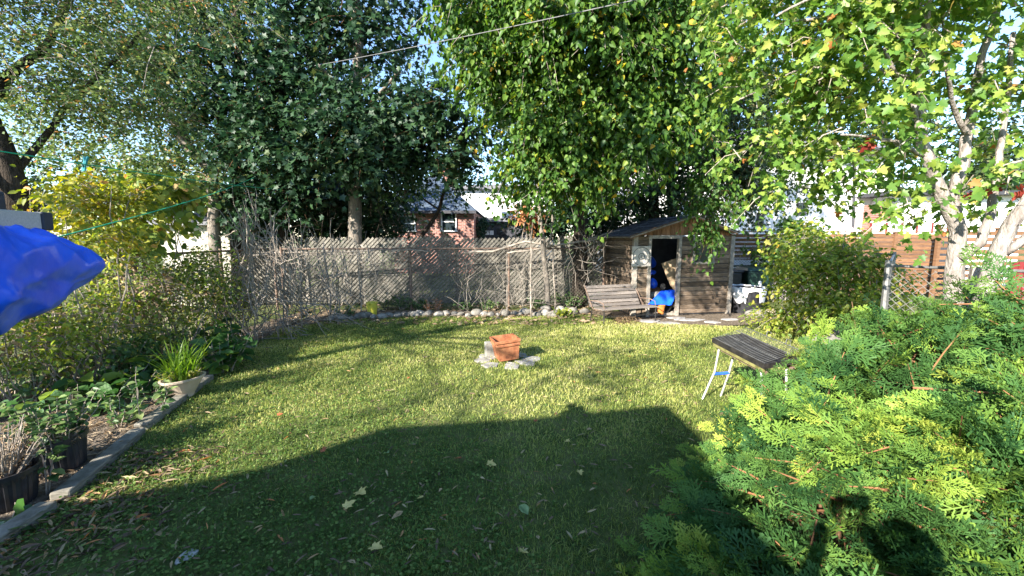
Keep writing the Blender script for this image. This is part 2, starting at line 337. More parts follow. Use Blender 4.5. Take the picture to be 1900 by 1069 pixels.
# ================================================================== GROUND
m = MB(); R0 = 900
m.add([(-R0, -60, -.02), (R0, -60, -.02), (R0, R0, -.02), (-R0, R0, -.02)], [(0, 1, 2, 3)])
tag(m.build('ground', 'lawn_soil', origin=(0, 0, -.02)), kind='structure')
def sheet(name, poly, z, mat):
    m = MB(); m.add([(p[0], p[1], z) for p in poly], [tuple(range(len(poly)))]); return tag(m.build(name, mat, origin=(poly[0][0], poly[0][1], z)), kind='structure')
# kerb line of the left bed (pixels on the ground) and the back bed edge
KERB = [G(-60, 1045), G(95, 945), G(175, 880), G(245, 815), G(310, 762), G(365, 720), G(418, 685), G(455, 655)]
BACK = [G(470, 640), G(520, 612), G(600, 597), G(700, 590), G(820, 588), G(930, 588), G(1030, 586), G(1100, 584)]
lawn_poly = [Vector((-2.2, .6, 0)), Vector((3.6, .6, 0)), Vector((4.4, 5.2, 0)), G(1500, 615), G(1360, 606), G(1200, 600)] + BACK[::-1] + KERB[::-1]
sheet('lawn', lawn_poly, -.006, 'lawn_soil')
sheet('garden_bed', [KERB[0] + Vector((.02, 0, 0))] + KERB[1:] + [BACK[0], BACK[1], Vector((-5.0, 10.5, 0)), Vector((-5.6, 5, 0)), Vector((-4.6, 1.2, 0))], .02, 'mulch')
sheet('back_bed', BACK + [Vector((2.6, 10.2, 0)), Vector((-4.6, 10.2, 0))], .014, 'mulch')
sheet('dirt_path', [G(1090, 592), G(1150, 603), G(1240, 606), G(1350, 604), G(1440, 600), G(1470, 588), G(1380, 575), G(1100, 578)], -.002, 'mulch')
def inside(P, poly):
    x, y = P[:, 0], P[:, 1]; c = np.zeros(len(P), bool); n = len(poly)
    for i in range(n):
        x1, y1 = poly[i][0], poly[i][1]; x2, y2 = poly[(i + 1) % n][0], poly[(i + 1) % n][1]
        k = ((y1 > y) != (y2 > y)) & (x < (x2 - x1) * (y - y1) / (y2 - y1 + 1e-12) + x1); c ^= k
    return c
def smooth_noise(P, s, seed):
    r = np.random.default_rng(seed); v = np.zeros(len(P))
    for k in range(6):
        a = r.uniform(0, 2 * PI); f = s * r.uniform(.6, 1.8); v += np.sin((P[:, 0] * math.cos(a) + P[:, 1] * math.sin(a)) * f + r.uniform(0, 6))
    return v / 6
# ================================================================== HOUSE BEHIND THE CAMERA (casts the big shade)
kz = math.tan(SUN_EL) / math.cos(SUN_AZ); kx = math.tan(SUN_AZ); DH = -1.0
def prof(px, py):
    p = G(px, py); return (p.x - kx * (p.y - DH), kz * (p.y - DH))
pr = [prof(60, 975), prof(480, 872), prof(720, 793), prof(1000, 775), prof(1240, 752)]
HX0 = pr[0][0] - .35; HX1 = pr[-1][0] + 1.05
ZE = 2.35
roofp = [(HX0, ZE - .05), (pr[0][0], pr[0][1])] + pr[1:] + [(pr[-1][0] + .55, pr[-1][1] - .42), (HX1, ZE + .05)]
MXZ = Matrix(((1, 0, 0), (0, 0, -1), (0, 1, 0)))    # (x, y, z) -> (x, -z, y): draw in xz, extrude backwards
ho = thing('house', ((HX0 + HX1) / 2, -3, 0), 'low house with sloped roof ends standing behind the photographer', 'house')
MB().box(((HX0 + HX1) / 2, -3.05, ZE / 2), (HX1 - HX0 - .5, 3.9, ZE)).build('wall', 'brick', ho)
MB().prism([(x, z) for x, z in roofp], 4.2, MXZ, (0, DH, 0)).build('roof', 'roof_grey', ho)
MB().box((HX0 + 2.0, -1.08, 1.25), (1.1, .08, .9)).build('window', 'glass', ho)
# ================================================================== FAR BUILDINGS
def wbox(name, mat, x0, x1, y0, y1, z0, z1, parent=None): return MB().box(((x0 + x1) / 2, (y0 + y1) / 2, (z0 + z1) / 2), (x1 - x0, y1 - y0, z1 - z0)).build(name, mat, parent)
def window(parent, p0, p1, Y, fr='white_paint', mull=True, t=.06):
    x0, x1, z0, z1 = p0.x, p1.x, min(p0.z, p1.z), max(p0.z, p1.z)
    fm = MB()
    fm.box(((x0 + x1) / 2, Y - .03, z1 - t / 2), (x1 - x0, .07, t)); fm.box(((x0 + x1) / 2, Y - .05, z0 + t / 2), (x1 - x0 + .1, .11, t))
    fm.box((x0 + t / 2, Y - .03, (z0 + z1) / 2), (t, .068, z1 - z0 - 2 * t)); fm.box((x1 - t / 2, Y - .03, (z0 + z1) / 2), (t, .068, z1 - z0 - 2 * t))
    if mull: fm.box(((x0 + x1) / 2, Y - .03, (z0 + z1) / 2), (x1 - x0 - 2 * t, .05, t * .8))
    w_ = fm.build('window', fr, parent)
    MB().box(((x0 + x1) / 2, Y - .005, (z0 + z1) / 2), (x1 - x0 - 2 * t - .004, .02, z1 - z0 - 2 * t - .004)).build('pane', 'glass', w_)
YB = 21.0
b0, b1 = V(728, 392, YB), V(879, 392, YB)
bh = thing('brick_house', ((b0.x + b1.x) / 2, YB + 4, 0), 'red brick bungalow with blue grey hip roof behind the lattice fence', 'house')
wbox('wall', 'brick', b0.x, b1.x, YB, YB + 8, 0, b0.z, bh)
rm = MB(); ov = .35; zE = b0.z; ap = V(700, 322, YB + 4)
rx0, rx1, ry0, ry1 = b0.x - ov, b1.x + .15, YB - ov, YB + 8 + ov
rz = zE + 2.35; rl, rr_ = b0.x + 1.2, b1.x - 2.6
rm.add([(rx0, ry0, zE), (rx1, ry0, zE), (rx1, ry1, zE), (rx0, ry1, zE), (rl, (ry0 + ry1) / 2, rz), (rr_, (ry0 + ry1) / 2, rz)], [(0, 1, 5, 4), (1, 2, 5), (2, 3, 4, 5), (3, 0, 4), (3, 2, 1, 0)])
ro = rm.build('roof', 'roof_blue', bh)
MB().box(((rx0 + rx1) / 2, ry0 - .03, zE - .06), (rx1 - rx0, .06, .14)).build('fascia', 'dark_trim_and_shade', bh)
MB().box((b1.x - 1.9, YB + 4.6, rz + .1), (.6, .6, 1.5)).build('chimney', 'brick', ro)
for x0, x1, y0, y1 in ((819, 847, 393, 430), (748, 771, 400, 430)):
    window(bh, V(x0, y1, YB), V(x1, y0, YB), YB - .02)
# low dark garage and the bright white house beyond it
YG = 24.0; g0, g1 = V(884, 412, YG), V(1000, 412, YG)
gh = thing('garage', ((g0.x + g1.x) / 2, YG + 2, 0), 'low dark garage with small white window panes right of the brick house', 'garage')
wbox('wall', 'dark_trim_and_shade', g0.x, g1.x, YG, YG + 4, 0, g0.z, gh)
wbox('roof', 'roof_grey', g0.x - .2, g1.x + .2, YG - .35, YG + 4.3, g0.z + .003, g0.z + .22, gh)
for x0, x1 in ((901, 908), (909, 916)): wbox('pane', 'white_paint', V(x0, 440, YG).x, V(x1, 440, YG).x, YG - .05, YG - .01, V(0, 436, YG).z, V(0, 428, YG).z, gh)
wbox('door', 'black_metal', V(922, 440, YG).x, V(938, 440, YG).x, YG - .06, YG - .01, .0, V(0, 424, YG).z, gh)
YW = 30.0; g0, g1 = V(845, 352, YW), V(1030, 352, YW)
wh = thing('white_house', ((g0.x + g1.x) / 2, YW + 4, 0), 'bright white rendered house wall glimpsed above the dark garage', 'house')
wbox('wall', 'stucco', g0.x, g1.x, YW, YW + 7, 0, g0.z, wh)
wbox('roof', 'roof_grey', g0.x - .3, g1.x + .3, YW - .4, YW + 7.4, g0.z + .003, g0.z + .3, wh)
window(wh, V(965, 405, YW), V(985, 372, YW), YW - .02)
# white shed wall far left behind the fence
YL = 10.9; g0, g1 = V(296, 418, YL), V(423, 418, YL)
lg = thing('white_garage', ((g0.x + g1.x) / 2, YL + 1.6, 0), 'cream white garage wall behind the left fence corner', 'garage')
wbox('wall', 'cream_wall', g0.x, g1.x, YL, YL + 3.2, 0, g0.z, lg)
rm = MB(); rm.hexa([Vector(p) for p in ((g0.x - .2, YL - .25, g0.z), (g1.x + .2, YL - .25, g0.z), (g1.x + .2, YL + 3.5, g0.z + .7), (g0.x - .2, YL + 3.5, g0.z + .7), (g0.x - .2, YL - .25, g0.z + .08), (g1.x + .2, YL - .25, g0.z + .08), (g1.x + .2, YL + 3.5, g0.z + .78), (g0.x - .2, YL + 3.5, g0.z + .78))])
rm.build('roof', 'roof_grey', lg)
# big white house on the right
YR = 16.5; g0, g1 = V(1180, 280, YR), V(1655, 278, YR)
rh = thing('white_house', ((g0.x + g1.x) / 2, YR + 4, 0), 'large white two storey house behind the shed and cedar fence', 'house')
wbox('wall', 'stucco', g0.x, g1.x, YR, YR + 8, 0, g1.z, rh)
zE = g1.z
rm = MB(); rm.add([(g0.x - .4, YR - .55, zE - .1), (g1.x + .4, YR - .55, zE - .1), (g1.x + .4, YR + 8.4, zE - .1), (g0.x - .4, YR + 8.4, zE - .1), (g0.x + 3, YR + 4, zE + 1.7), (g1.x - 3, YR + 4, zE + 1.7)], [(0, 1, 5, 4), (1, 2, 5), (2, 3, 4, 5), (3, 0, 4), (3, 2, 1, 0)])
ro = rm.build('roof', 'roof_grey', rh)
MB().box(((g0.x + g1.x) / 2, YR - .6, zE - .12), (g1.x - g0.x + .8, .12, .13)).build('gutter', 'dark_trim_and_shade', ro)
window(rh, V(1402, 418, YR), V(1416, 396, YR), YR - .02, 'dark_trim_and_shade'); window(rh, V(1476, 398, YR), V(1494, 376, YR), YR - .02, 'dark_trim_and_shade'); window(rh, V(1300, 420, YR), V(1326, 380, YR), YR - .02, 'dark_trim_and_shade')
MB().tube([V(1583, 420, YR - .06), V(1586, 300, YR - .06)], .05, 6).build('downpipe', 'dark_trim_and_shade', rh)
wbox('band', 'white_paint', V(1500, 440, YR).x, g1.x, YR - .05, YR - .003, V(0, 366, YR).z, V(0, 362, YR).z, rh)
YR2 = 15.4; q0, q1 = V(1643, 362, YR2), V(1905, 362, YR2)
an = thing('brick_extension', ((q0.x + q1.x) / 2, YR2 + 2, 0), 'orange brick extension with pale gable beside the large white house', 'house')
wbox('wall', 'stucco', q0.x + .42, q1.x, YR2, YR2 + 3, 0, q0.z - .02, an); wbox('pier', 'brick', q0.x, q0.x + .416, YR2 - .04, YR2 + .9, 0, q0.z - .3, an)
wbox('eave', 'dark_trim_and_shade', q0.x - .15, q1.x, YR2 - .4, YR2 + 3.3, q0.z - .017, q0.z + .12, an)
rl_ = thing('balcony_railing', (V(1700, 430, 14.6).x, 14.6, 0), 'white baluster railing above the cedar fence right of the shed', 'railing')
m = MB(); zt, zb = V(0, 412, 14.6).z, V(0, 432, 14.6).z; xa, xb = V(1612, 440, 14.6).x, V(1790, 440, 14.6).x
m.box(((xa + xb) / 2, 14.6, zt), (xb - xa, .06, .05)); m.build('top_rail', 'white_paint', rl_)
for i in range(44): MB().box((xa + (xb - xa) * (i + .5) / 44, 14.6, (zt + zb) / 2 - .026), (.06, .04, zt - zb)).build('baluster', 'white_paint' if i % 7 else 'red_paint', rl_)
MB().box(((xa + xb) / 2, 14.7, zb / 2 - .03), (xb - xa + .1, .1, zb - .06)).build('base', 'dark_trim_and_shade', rl_)
# ================================================================== FENCES
def clip_seg(a, b, poly):        # clip 2D segment to convex poly (ccw)
    t0, t1 = 0., 1.; d = (b[0] - a[0], b[1] - a[1]); n = len(poly)
    for i in range(n):
        p, q = poly[i], poly[(i + 1) % n]; nx, ny = -(q[1] - p[1]), q[0] - p[0]
        den = nx * d[0] + ny * d[1]; num = nx * (p[0] - a[0]) + ny * (p[1] - a[1])
        if abs(den) < 1e-9:
            if num > 0: return None
            continue
        t = num / den
        if den > 0: t0 = max(t0, t)
        else: t1 = min(t1, t)
        if t0 >= t1: return None
    return (a[0] + d[0] * t0, a[1] + d[1] * t0), (a[0] + d[0] * t1, a[1] + d[1] * t1)
YF = G(800, 573).y + .55                      # lattice fence plane
lf0, lf1 = V(462, 440, YF).x, V(1135, 440, YF).x
ztop = V(0, 440, YF).z
lat = thing('lattice_fence', ((lf0 + lf1) / 2, YF, 0), 'weathered grey diagonal lattice fence across the back of the yard', 'fence')
edges = [462, 563, 668, 757, 846, 938, 1034, 1135]
for k in range(len(edges) - 1):
    x0, x1 = V(edges[k], 440, YF).x + .012, V(edges[k + 1], 440, YF).x - .012; H = ztop - (.03 if k % 3 == 1 else 0) + .02 * math.sin(k * 2.3)
    cl, cr = (.22 if k in (2, 4) else .05), (.22 if k in (1, 5) else .05)
    poly = [(x0, .06), (x1, .06), (x1, H - cr), (x1 - cr, H), (x0 + cl, H), (x0, H - cl)]
    stp = .112; sl = 1.0 + .08 * math.sin(k * 1.7); bm_ = MB()
    n0 = int((H + (x1 - x0)) / stp) + 2
    sgn = -1 if k == 0 else 1
    for i in range(-2, n0):
        xs = (x0 - H / sl + i * stp) if sgn > 0 else (x0 + i * stp)
        a, b = (xs, 0.), (xs + sgn * H * 1.1 / sl, H * 1.1); c = clip_seg(a, b, poly)
        if c and math.hypot(c[1][0] - c[0][0], c[1][1] - c[0][1]) > .05:
            j = random.uniform(-.004, .004)
            MB().bar((c[0][0], YF + j, c[0][1]), (c[1][0], YF + j, c[1][1]), .012, .058, Vector((0, 0, 1)) if False else Vector((-sgn * (c[1][1] - c[0][1]), 0, c[1][0] - c[0][0])).normalized()).build('slat', 'lattice', lat)
        xs2 = (x0 + i * .55) if sgn > 0 else (x0 - H + i * .55)
        a, b = (xs2, 0.), (xs2 - sgn * H * 1.1, H * 1.1); c = clip_seg(a, b, poly)
        if c and i * .55 < H + (x1 - x0):
            bm_.bar((c[0][0], YF + .02, c[0][1]), (c[1][0], YF + .02, c[1][1]), .012, .05, Vector((sgn * (c[1][1] - c[0][1]), 0, abs(c[1][0] - c[0][0]))).normalized())
    bm_.box(((x0 + x1) / 2, YF + .05, .12), (x1 - x0, .03, .09)); bm_.box(((x0 + x1) / 2, YF + .05, .75), (x1 - x0, .03, .07)); bm_.box(((x0 + x1) / 2, YF + .05, H - .28), (x1 - x0, .03, .07))
    bm_.build('backing_slats', 'timber', lat)
    MB().box((x0 - .012, YF + .10, .80), (.09, .09, 1.6)).build('post', 'grey_wood', lat)
def chainlink(name, label, pts, H, mesh_d, wire_r, mats=('galvanised', 'chain_wire'), posts=None, rail_r=.022, zoff=None, group=None):
    c = sum((Vector((p[0], p[1], 0)) for p in pts), Vector()) / len(pts); o = thing(name, c, label, 'fence', group)
    for i in range(len(pts) - 1):
        a, b = Vector((pts[i][0], pts[i][1], 0)), Vector((pts[i + 1][0], pts[i + 1][1], 0)); W = (b - a).length; u = (b - a) / W
        wm = MB(); n = int((W + H) / mesh_d) + 1; hh = H - .03; poly = [(0, .03), (W, .03), (W, hh), (0, hh)]
        for k in range(n):
            for sg in (1, -1):
                xs = k * mesh_d - (H if sg > 0 else 0); cc = clip_seg((xs, 0), (xs + sg * H, H), poly)
                if cc:
                    off = Vector((-u.y, u.x, 0)) * wire_r * sg
                    wm.tube([a + u * q[0] + Vector((0, 0, q[1])) + off for q in cc], wire_r, 4, False)
        wm.build('wire_mesh', mats[1], o)
        MB().tube([a + Vector((0, 0, H)), b + Vector((0, 0, H))], rail_r, 8).build('top_rail', mats[0], o)
        k = max(1, round(W / 2.4)) if posts is None else posts
        for j in range(k + (1 if i == len(pts) - 2 else 0)):
            p = a.lerp(b, j / k); MB().tube([p + Vector((0, 0, 0)), p + Vector((0, 0, H + .05))], .03, 8).build('post', mats[0], o)
    return o
HL = 1.52
YC = G(800, 575).y
cf = [V(520, 440, YC - .35), V(760, 440, YC - .05), V(1122, 440, YC + .3)]
chainlink('chain_link_fence', 'rusty chain link fence with twisted top rail before the lattice fence', [(p.x, p.y) for p in cf], HL, .085, .0028, ('rust_metal', 'chain_dark'))
LF = [(-4.9, 1.0), (-5.25, 3.6), (-5.75, 6.4), (cf[0].x - .4, cf[0].y + .4)]
chainlink('chain_link_fence', 'overgrown chain link fence along the left planting bed', LF, HL, .085, .0028, ('rust_metal', 'chain_dark'))
RF = [(4.75, 2.75), (3.72, 4.15), (6.0, 6.62), (7.9, 11.2), (5.6, 12.2)]
chainlink('chain_link_fence', 'silver chain link fence behind the pale trunked maple on the right', RF, 1.52, .072, .0026, ('galvanised', 'chain_wire'), rail_r=.014)
MB().bar((3.93, 3.62, 0), (3.97, 3.60, 1.55), .06, .045).build('post', 'bark_pale', None)
tag(bpy.data.objects['post'] if False else [o for o in COL.objects if o.name.startswith('post') and o.parent is None][0], 'pale wooden stake leaning against the right chain link fence', 'stake').name = 'stake'
# cedar slat fence of the neighbour
YS = 12.9
def slatfence(name, label, xa, xb, Y, ztop, n, gap, panels, mat='cedar_fence'):
    o = thing(name, ((xa + xb) / 2, Y, 0), label, 'fence'); h = (ztop - .05) / n
    for k in range(panels):
        x0, x1 = xa + (xb - xa) * k / panels, xa + (xb - xa) * (k + 1) / panels
        for i in range(n):
            z = .05 + h * (i + .5); MB().box(((x0 + x1) / 2, Y + random.uniform(-.004, .004), z), (x1 - x0 - .11, .022, h * (1 - gap))).build('slat', mat, o)
        MB().box((x0, Y, ztop / 2 + .02), (.09, .09, ztop + .04)).build('post', mat, o)
    MB().box((xb, Y, ztop / 2 + .02), (.09, .09, ztop + .04)).build('post', mat, o)
    MB().box(((xa + xb) / 2, Y, ztop + .06), (xb - xa + .14, .13, .035)).build('cap_rail', mat, o)
    return o
slatfence('slat_fence', 'orange cedar horizontal slat fence right of the shed', V(1345, 440, YS).x, V(1740, 440, YS).x, YS, V(0, 434, YS).z, 15, .13, 5)
slatfence('slat_fence', 'open slatted dark cedar fence behind the maple trunks', V(1742, 440, YS - .6).x, V(1960, 440, YS - .6).x, YS - .6, V(0, 428, YS).z, 11, .38, 2)
rp = thing('red_fence', (V(1915, 440, 6.5).x, 6.5, 0), 'red slatted fence at the far right edge behind the chain link', 'fence')
for i in range(6): MB().box((V(1890 + i * 11, 440, 6.5).x, 6.5, .72), (.07, .03, 1.4)).build('slat', 'red_paint', rp)
MB().box((V(1918, 440, 6.5).x, 6.54, 1.2), (.55, .04, .07)).build('rail', 'red_paint', rp)
# ================================================================== SHED
C0 = G(1174, 588); C1 = G(1350, 582); U = (C1 - C0).normalized(); Wd = (C1 - C0).length; Vv = Vector((-U.y, U.x, 0)); Dp = 1.75
def sp(u, v, z): return C0 + U * u + Vv * v + Vector((0, 0, z))
def suz(px, py):                        # pixel -> (u, z) on the shed's front plane
    d = ray(px, py); n = Vv; t = (C0 - CAM).dot(n) / d.dot(n); p = CAM + d * t; return (p - C0).dot(U), p.z
RS = Matrix((U, Vv, Vector((0, 0, 1)))).transposed()
shed = thing('garden_shed', sp(Wd / 2, Dp / 2, 0), 'weathered lap board garden shed with open doorway under the trees', 'shed')
def sbox(name, mat, u0, u1, v0, v1, z0, z1, par=None, tilt=0):
    M = RS @ Matrix.Rotation(tilt, 3, 'X') if tilt else RS
    return MB().box(sp((u0 + u1) / 2, (v0 + v1) / 2, (z0 + z1) / 2), (u1 - u0, v1 - v0, z1 - z0), M).build(name, mat, par or shed)
ZW = suz(1230, 438)[1]; d0, d1 = suz(1204, 500)[0], suz(1257, 500)[0]
w0, w1 = suz(1287, 460)[0], suz(1322, 460)[0]; wz0, wz1 = suz(1300, 486)[1], suz(1300, 441)[1]
ur, zr = suz(1281, 406); 
nb = 17; bh_ = (ZW - .05) / nb
for i in range(nb):
    z0, z1 = .05 + i * bh_, .05 + (i + 1) * bh_ - .012
    sbox('plank', 'siding', .045, d0 - .05, -.012, .012, z0, z1, tilt=.2)
    if z1 > wz0 and z0 < wz1:
        sbox('plank', 'siding', d1 + .05, w0 - .03, -.012, .012, z0, z1, tilt=.2); sbox('plank', 'siding', w1 + .03, Wd - .045, -.012, .012, z0, z1, tilt=.2)
    else: sbox('plank', 'siding', d1 + .05, Wd - .045, -.012, .012, z0, z1, tilt=.2)
    M = RS @ Matrix.Rotation(PI / 2, 3, 'Z')
    MB().box(sp(0, Dp / 2, (z0 + z1) / 2), (Dp - .1, .024, z1 - z0), M @ Matrix.Rotation(-.2, 3, 'X')).build('plank', 'siding', shed)
    MB().box(sp(Wd, Dp / 2, (z0 + z1) / 2), (Dp - .1, .024, z1 - z0), M).build('plank', 'siding', shed)
for (a_, b_, c_, d_) in ((.05, d0 - .05, .022, .03), (d1 + .05, w0 - .05, .022, .03), (w1 + .05, Wd - .05, .022, .03), (.022, .03, .05, Dp - .05)): sbox('lap_shadow_sheet', 'dark_trim_and_shade', a_, b_, c_, d_, .02, ZW - .01)  # dark sheets seen through the plank gaps, standing in for lap shadow lines
sbox('lap_shadow_sheet', 'dark_trim_and_shade', w0 - .05, w1 + .05, .022, .03, .02, wz0 - .05)
sbox('back_wall', 'dark_trim_and_shade', .0, Wd, Dp - .02, Dp + .02, 0, ZW)  # dark colour puts the shed interior's shade into this wall
for (u, v) in ((0, 0), (Wd, 0), (0, Dp), (Wd, Dp)): sbox('corner_post', 'grey_wood', u - .05, u + .05, v - .04, v + .04, 0, ZW)
fr = MB()
for (u0, u1, z0, z1) in ((d0 - .05, d0 + .02, 0, ZW - .06), (d1 - .02, d1 + .05, 0, ZW - .06), (d0 - .05, d1 + .05, ZW - .06, ZW + .015)):
    fr.box(sp((u0 + u1) / 2, -.01, (z0 + z1) / 2), (u1 - u0, .09, z1 - z0), RS)
fr.build('door_frame', 'grey_wood', shed)
fr = MB()
for (u0, u1, z0, z1) in ((w0 - .035, w0 + .015, wz0, wz1), (w1 - .015, w1 + .035, wz0, wz1), (w0 - .035, w1 + .035, wz1, wz1 + .04), (w0 - .05, w1 + .05, wz0 - .05, wz0)):
    fr.box(sp((u0 + u1) / 2, -.015, (z0 + z1) / 2), (u1 - u0, .07, z1 - z0), RS)
wf = fr.build('window_frame', 'grey_wood', shed); sbox('pane', 'glass', w0 + .016, w1 - .016, .0, .012, wz0 + .002, wz1 - .002, wf)
# gable of vertical boards
gu = np.linspace(-.02, Wd + .02, 24)
def zroof(u): return ZW + .02 + (zr - ZW) * (1 - (abs(u - ur) / (ur + .02 if u < ur else Wd - ur + .02)))
for i in range(23):
    a, b = gu[i] + .003, gu[i + 1] - .003; za, zb = max(zroof(a), ZW + .025), max(zroof(b), ZW + .025); v0, v1 = -.03 + .008 * (i % 2), -.005
    MB().hexa([sp(a, v0, ZW + .016), sp(b, v0, ZW + .016), sp(b, v1, ZW + .016), sp(a, v1, ZW + .016), sp(a, v0, za), sp(b, v0, zb), sp(b, v1, zb), sp(a, v1, za)]).build('gable_board', 'gable_wood', shed)
# roof: two slopes of shingle courses over a deck
def slope(u_e, z_e, sgn):
    rd = MB(); e0, e1 = -.22, Dp + .15
    a, b = (u_e, z_e), (ur, zr + .045)
    rd.hexa([sp(a[0], e0, a[1]), sp(b[0], e0, b[1]), sp(b[0], e1, b[1]), sp(a[0], e1, a[1]), sp(a[0], e0, a[1] + .025), sp(b[0], e0, b[1] + .025), sp(b[0], e1, b[1] + .025), sp(a[0], e1, a[1] + .025)])
    dk = rd.build('roof', 'grey_wood', shed); n = 7
    for i in range(n):
        t0, t1 = i / n - .03, (i + 1) / n
        for j in range(9):
            f0, f1 = e0 - .02 + (e1 - e0 + .04) * (j + (.5 if i % 2 else 0) - .5) / 8.5, e0 - .02 + (e1 - e0 + .04) * (j + 1 + (.5 if i % 2 else 0) - .5) / 8.5 - .006
            f0, f1 = max(f0, e0 - .02), min(f1, e1 + .02)
            if f1 - f0 < .04: continue
            p = lambda t, f, dz: sp(a[0] + (b[0] - a[0]) * t, f, a[1] + (b[1] - a[1]) * t + .026 + dz)
            k = random.uniform(.002, .010)
            MB().hexa([p(t0, f0, .012 + k), p(t1, f0, .001), p(t1, f1, .001), p(t0, f1, .012 + k), p(t0, f0, .022 + k), p(t1, f0, .010), p(t1, f1, .010), p(t0, f1, .022 + k)]).build('shingle', 'shingle', dk)
uR, zR = suz(1358, 434); slope(-.22, ZW - .045, 1); slope(uR + .02, zR - .0, -1)
for (u, z) in ((-.22, ZW - .03), (uR, zR + .02)): MB().bar(sp(u, -.205, z), sp(ur, -.205, zr + .06), .02, .07).build('barge_board', 'gable_wood', shed)
sbox('floor', 'grey_wood', .06, Wd - .06, .05, Dp - .05, .0, .05)
# square board with printed rings beside the doorway
t0, t1 = suz(1169, 494), suz(1205, 457)
tg = thing('ring_board', sp((t0[0] + t1[0]) / 2, -.09, t0[1]), 'square tan board printed with two dark rings hung left of the doorway', 'board')
sbox('panel', 'board_paper', t0[0], t1[0], -.085, -.065, t0[1], t1[1], tg)
bc = sp((t0[0] + t1[0]) / 2, -.0875, (t0[1] + t1[1]) / 2); bw = (t1[0] - t0[0]) / 2
def ring(r, th, name, par):
    n = 40; vs = []; fs = []
    for k in range(n):
        a = 2 * PI * k / n
        for rr in (r - th, r + th): vs.append(bc + U * rr * math.cos(a) + Vector((0, 0, rr * math.sin(a))))
    fs = [(2 * k, 2 * k + 1, (2 * k + 3) % (2 * n), (2 * k + 2) % (2 * n)) for k in range(n)]
    MB().add(vs, fs).build(name, 'dark_trim_and_shade', par)
ring(bw * .90, .006, 'outer_ring', tg); ring(bw * .30, .006, 'inner_ring', tg)
mk = MB()
for du, dz, wu in ((0, .025, .05), (0, 0, .05), (0, -.025, .05)): mk.box(bc + Vector((0, 0, dz)) + U * du, (wu, .003, .008), RS)
mk.build('centre_mark', 'dark_trim_and_shade', tg)
# contents of the shed
def dpt(px, py, v):      # pixel -> point on shed plane v behind the front
    d = ray(px, py); t = (C0 + Vv * v - CAM).dot(Vv) / d.dot(Vv); return CAM + d * t
def slabt(name, mat, pts, th, label, cat):
    n = (pts[1] - pts[0]).cross(pts[2] - pts[0]).normalized() * th; m = MB(); k = len(pts)
    m.add(list(pts) + [p + n for p in pts], [tuple(range(k - 1, -1, -1)), tuple(range(k, 2 * k))] + [(i, (i + 1) % k, k + (i + 1) % k, k + i) for i in range(k)])
    return tag(m.build(name, mat), label, cat)
slabt('cardboard_sheet', 'cardboard', [dpt(1227, 489, .45), dpt(1256, 479, .35), dpt(1256, 545, .3), dpt(1244, 530, .35)], .03, 'tan cardboard sheet leaning just inside the shed doorway', 'cardboard')
cb = thing('wooden_crate', dpt(1236, 545, .75), 'dark wooden crate at the back of the shed under the cardboard', 'crate')
zc = dpt(1236, 560, .7)
for i in range(4): MB().box(sp(.75, .62, .10 + i * .13), (.5, .03, .11), RS).build('board', 'gable_wood', cb)
MB().box(sp(.75, .85, .30), (.5, .4, .55), RS).build('body', 'gable_wood', cb)
def lump(name, mat, pix, v, rpx, label, cat, seed, amp=.25):
    c = dpt(pix[0], pix[1], v); s = pxs(c.y); return tag(blob(name, mat, c, (rpx[0] * s, rpx[0] * s * .7, rpx[1] * s), seed=seed, amp=amp), label, cat)
lump('blue_bag', 'blue_tarp', (1210, 525), .55, (9, 10), 'round blue bag on the stack inside the shed', 'bag', 3)
lump('blue_bag', 'blue_tarp', (1208, 486), 1.2, (9, 9), 'dim blue bag high in the dark of the shed', 'bag', 4)
lump('blue_bag', 'blue_tarp', (1207, 507), .8, (11, 6), 'flat blue bag wedged above the round bag in the shed', 'bag', 5)
lump('grey_sack', 'grey_cloth', (1216, 548), .2, (15, 9), 'grey cloth sack on the blue tarp in the doorway', 'sack', 6, .3)
wh_ = dpt(1230, 532, .3); 
wheel = thing('cart_wheel', wh_, 'small grey wheel standing up inside the shed doorway', 'wheel')
m = MB(); m.tube([wh_ + Vector((.05 * math.cos(a), 0, .065 * math.sin(a))) for a in np.linspace(0, 2 * PI, 17)], .012, 6, False); m.build('tyre', 'black_plastic', wheel)
m = MB()
for a in np.linspace(0, PI, 5)[:-1]: m.tube([wh_ - Vector((.05 * math.cos(a), 0, .06 * math.sin(a))), wh_ + Vector((.05 * math.cos(a), 0, .06 * math.sin(a)))], .005, 4)
m.build('spokes', 'galvanised', wheel)
# crumpled tarp spilling over the threshold
def tarp(name, mat, pts, label, seed, th=.012, amp=.02, parent=None, n=22):
    """pts: 4 corner points, crumpled grid"""
    rr = np.random.default_rng(seed); a, b, c, d = [np.array(p) for p in pts]; vs = []
    ph = rr.uniform(0, 6, (7, 3)); fr_ = rr.uniform(1, 6, (7, 2)) * rr.choice([-1, 1], (7, 2))
    nn = np.cross(b - a, d - a); nn /= np.linalg.norm(nn)
    for i in range(n + 1):
        for j in range(n + 1):
            s, t = i / n, j / n; p = (a * (1 - s) + b * s) * (1 - t) + (d * (1 - s) + c * s) * t
            k = sum(abs(math.sin(fr_[q, 0] * s + fr_[q, 1] * t + ph[q, 0])) - .6 for q in range(7)) * amp
            vs.append(Vector(p + nn * k))
    m = MB(); m.add(vs, [(i * (n + 1) + j, (i + 1) * (n + 1) + j, (i + 1) * (n + 1) + j + 1, i * (n + 1) + j + 1) for i in range(n) for j in range(n)])
    o = m.build(name, mat, parent, smooth=True); sm = o.modifiers.new('solid', 'SOLIDIFY'); sm.thickness = .006
    return o
tag(tarp('blue_sheet', 'blue_tarp', [dpt(1202, 565, -.08), dpt(1246, 566, -.12), dpt(1257, 540, .12), dpt(1228, 538, .15)], '', 11), 'crumpled bright blue tarp spilling over the shed threshold', 'tarp')
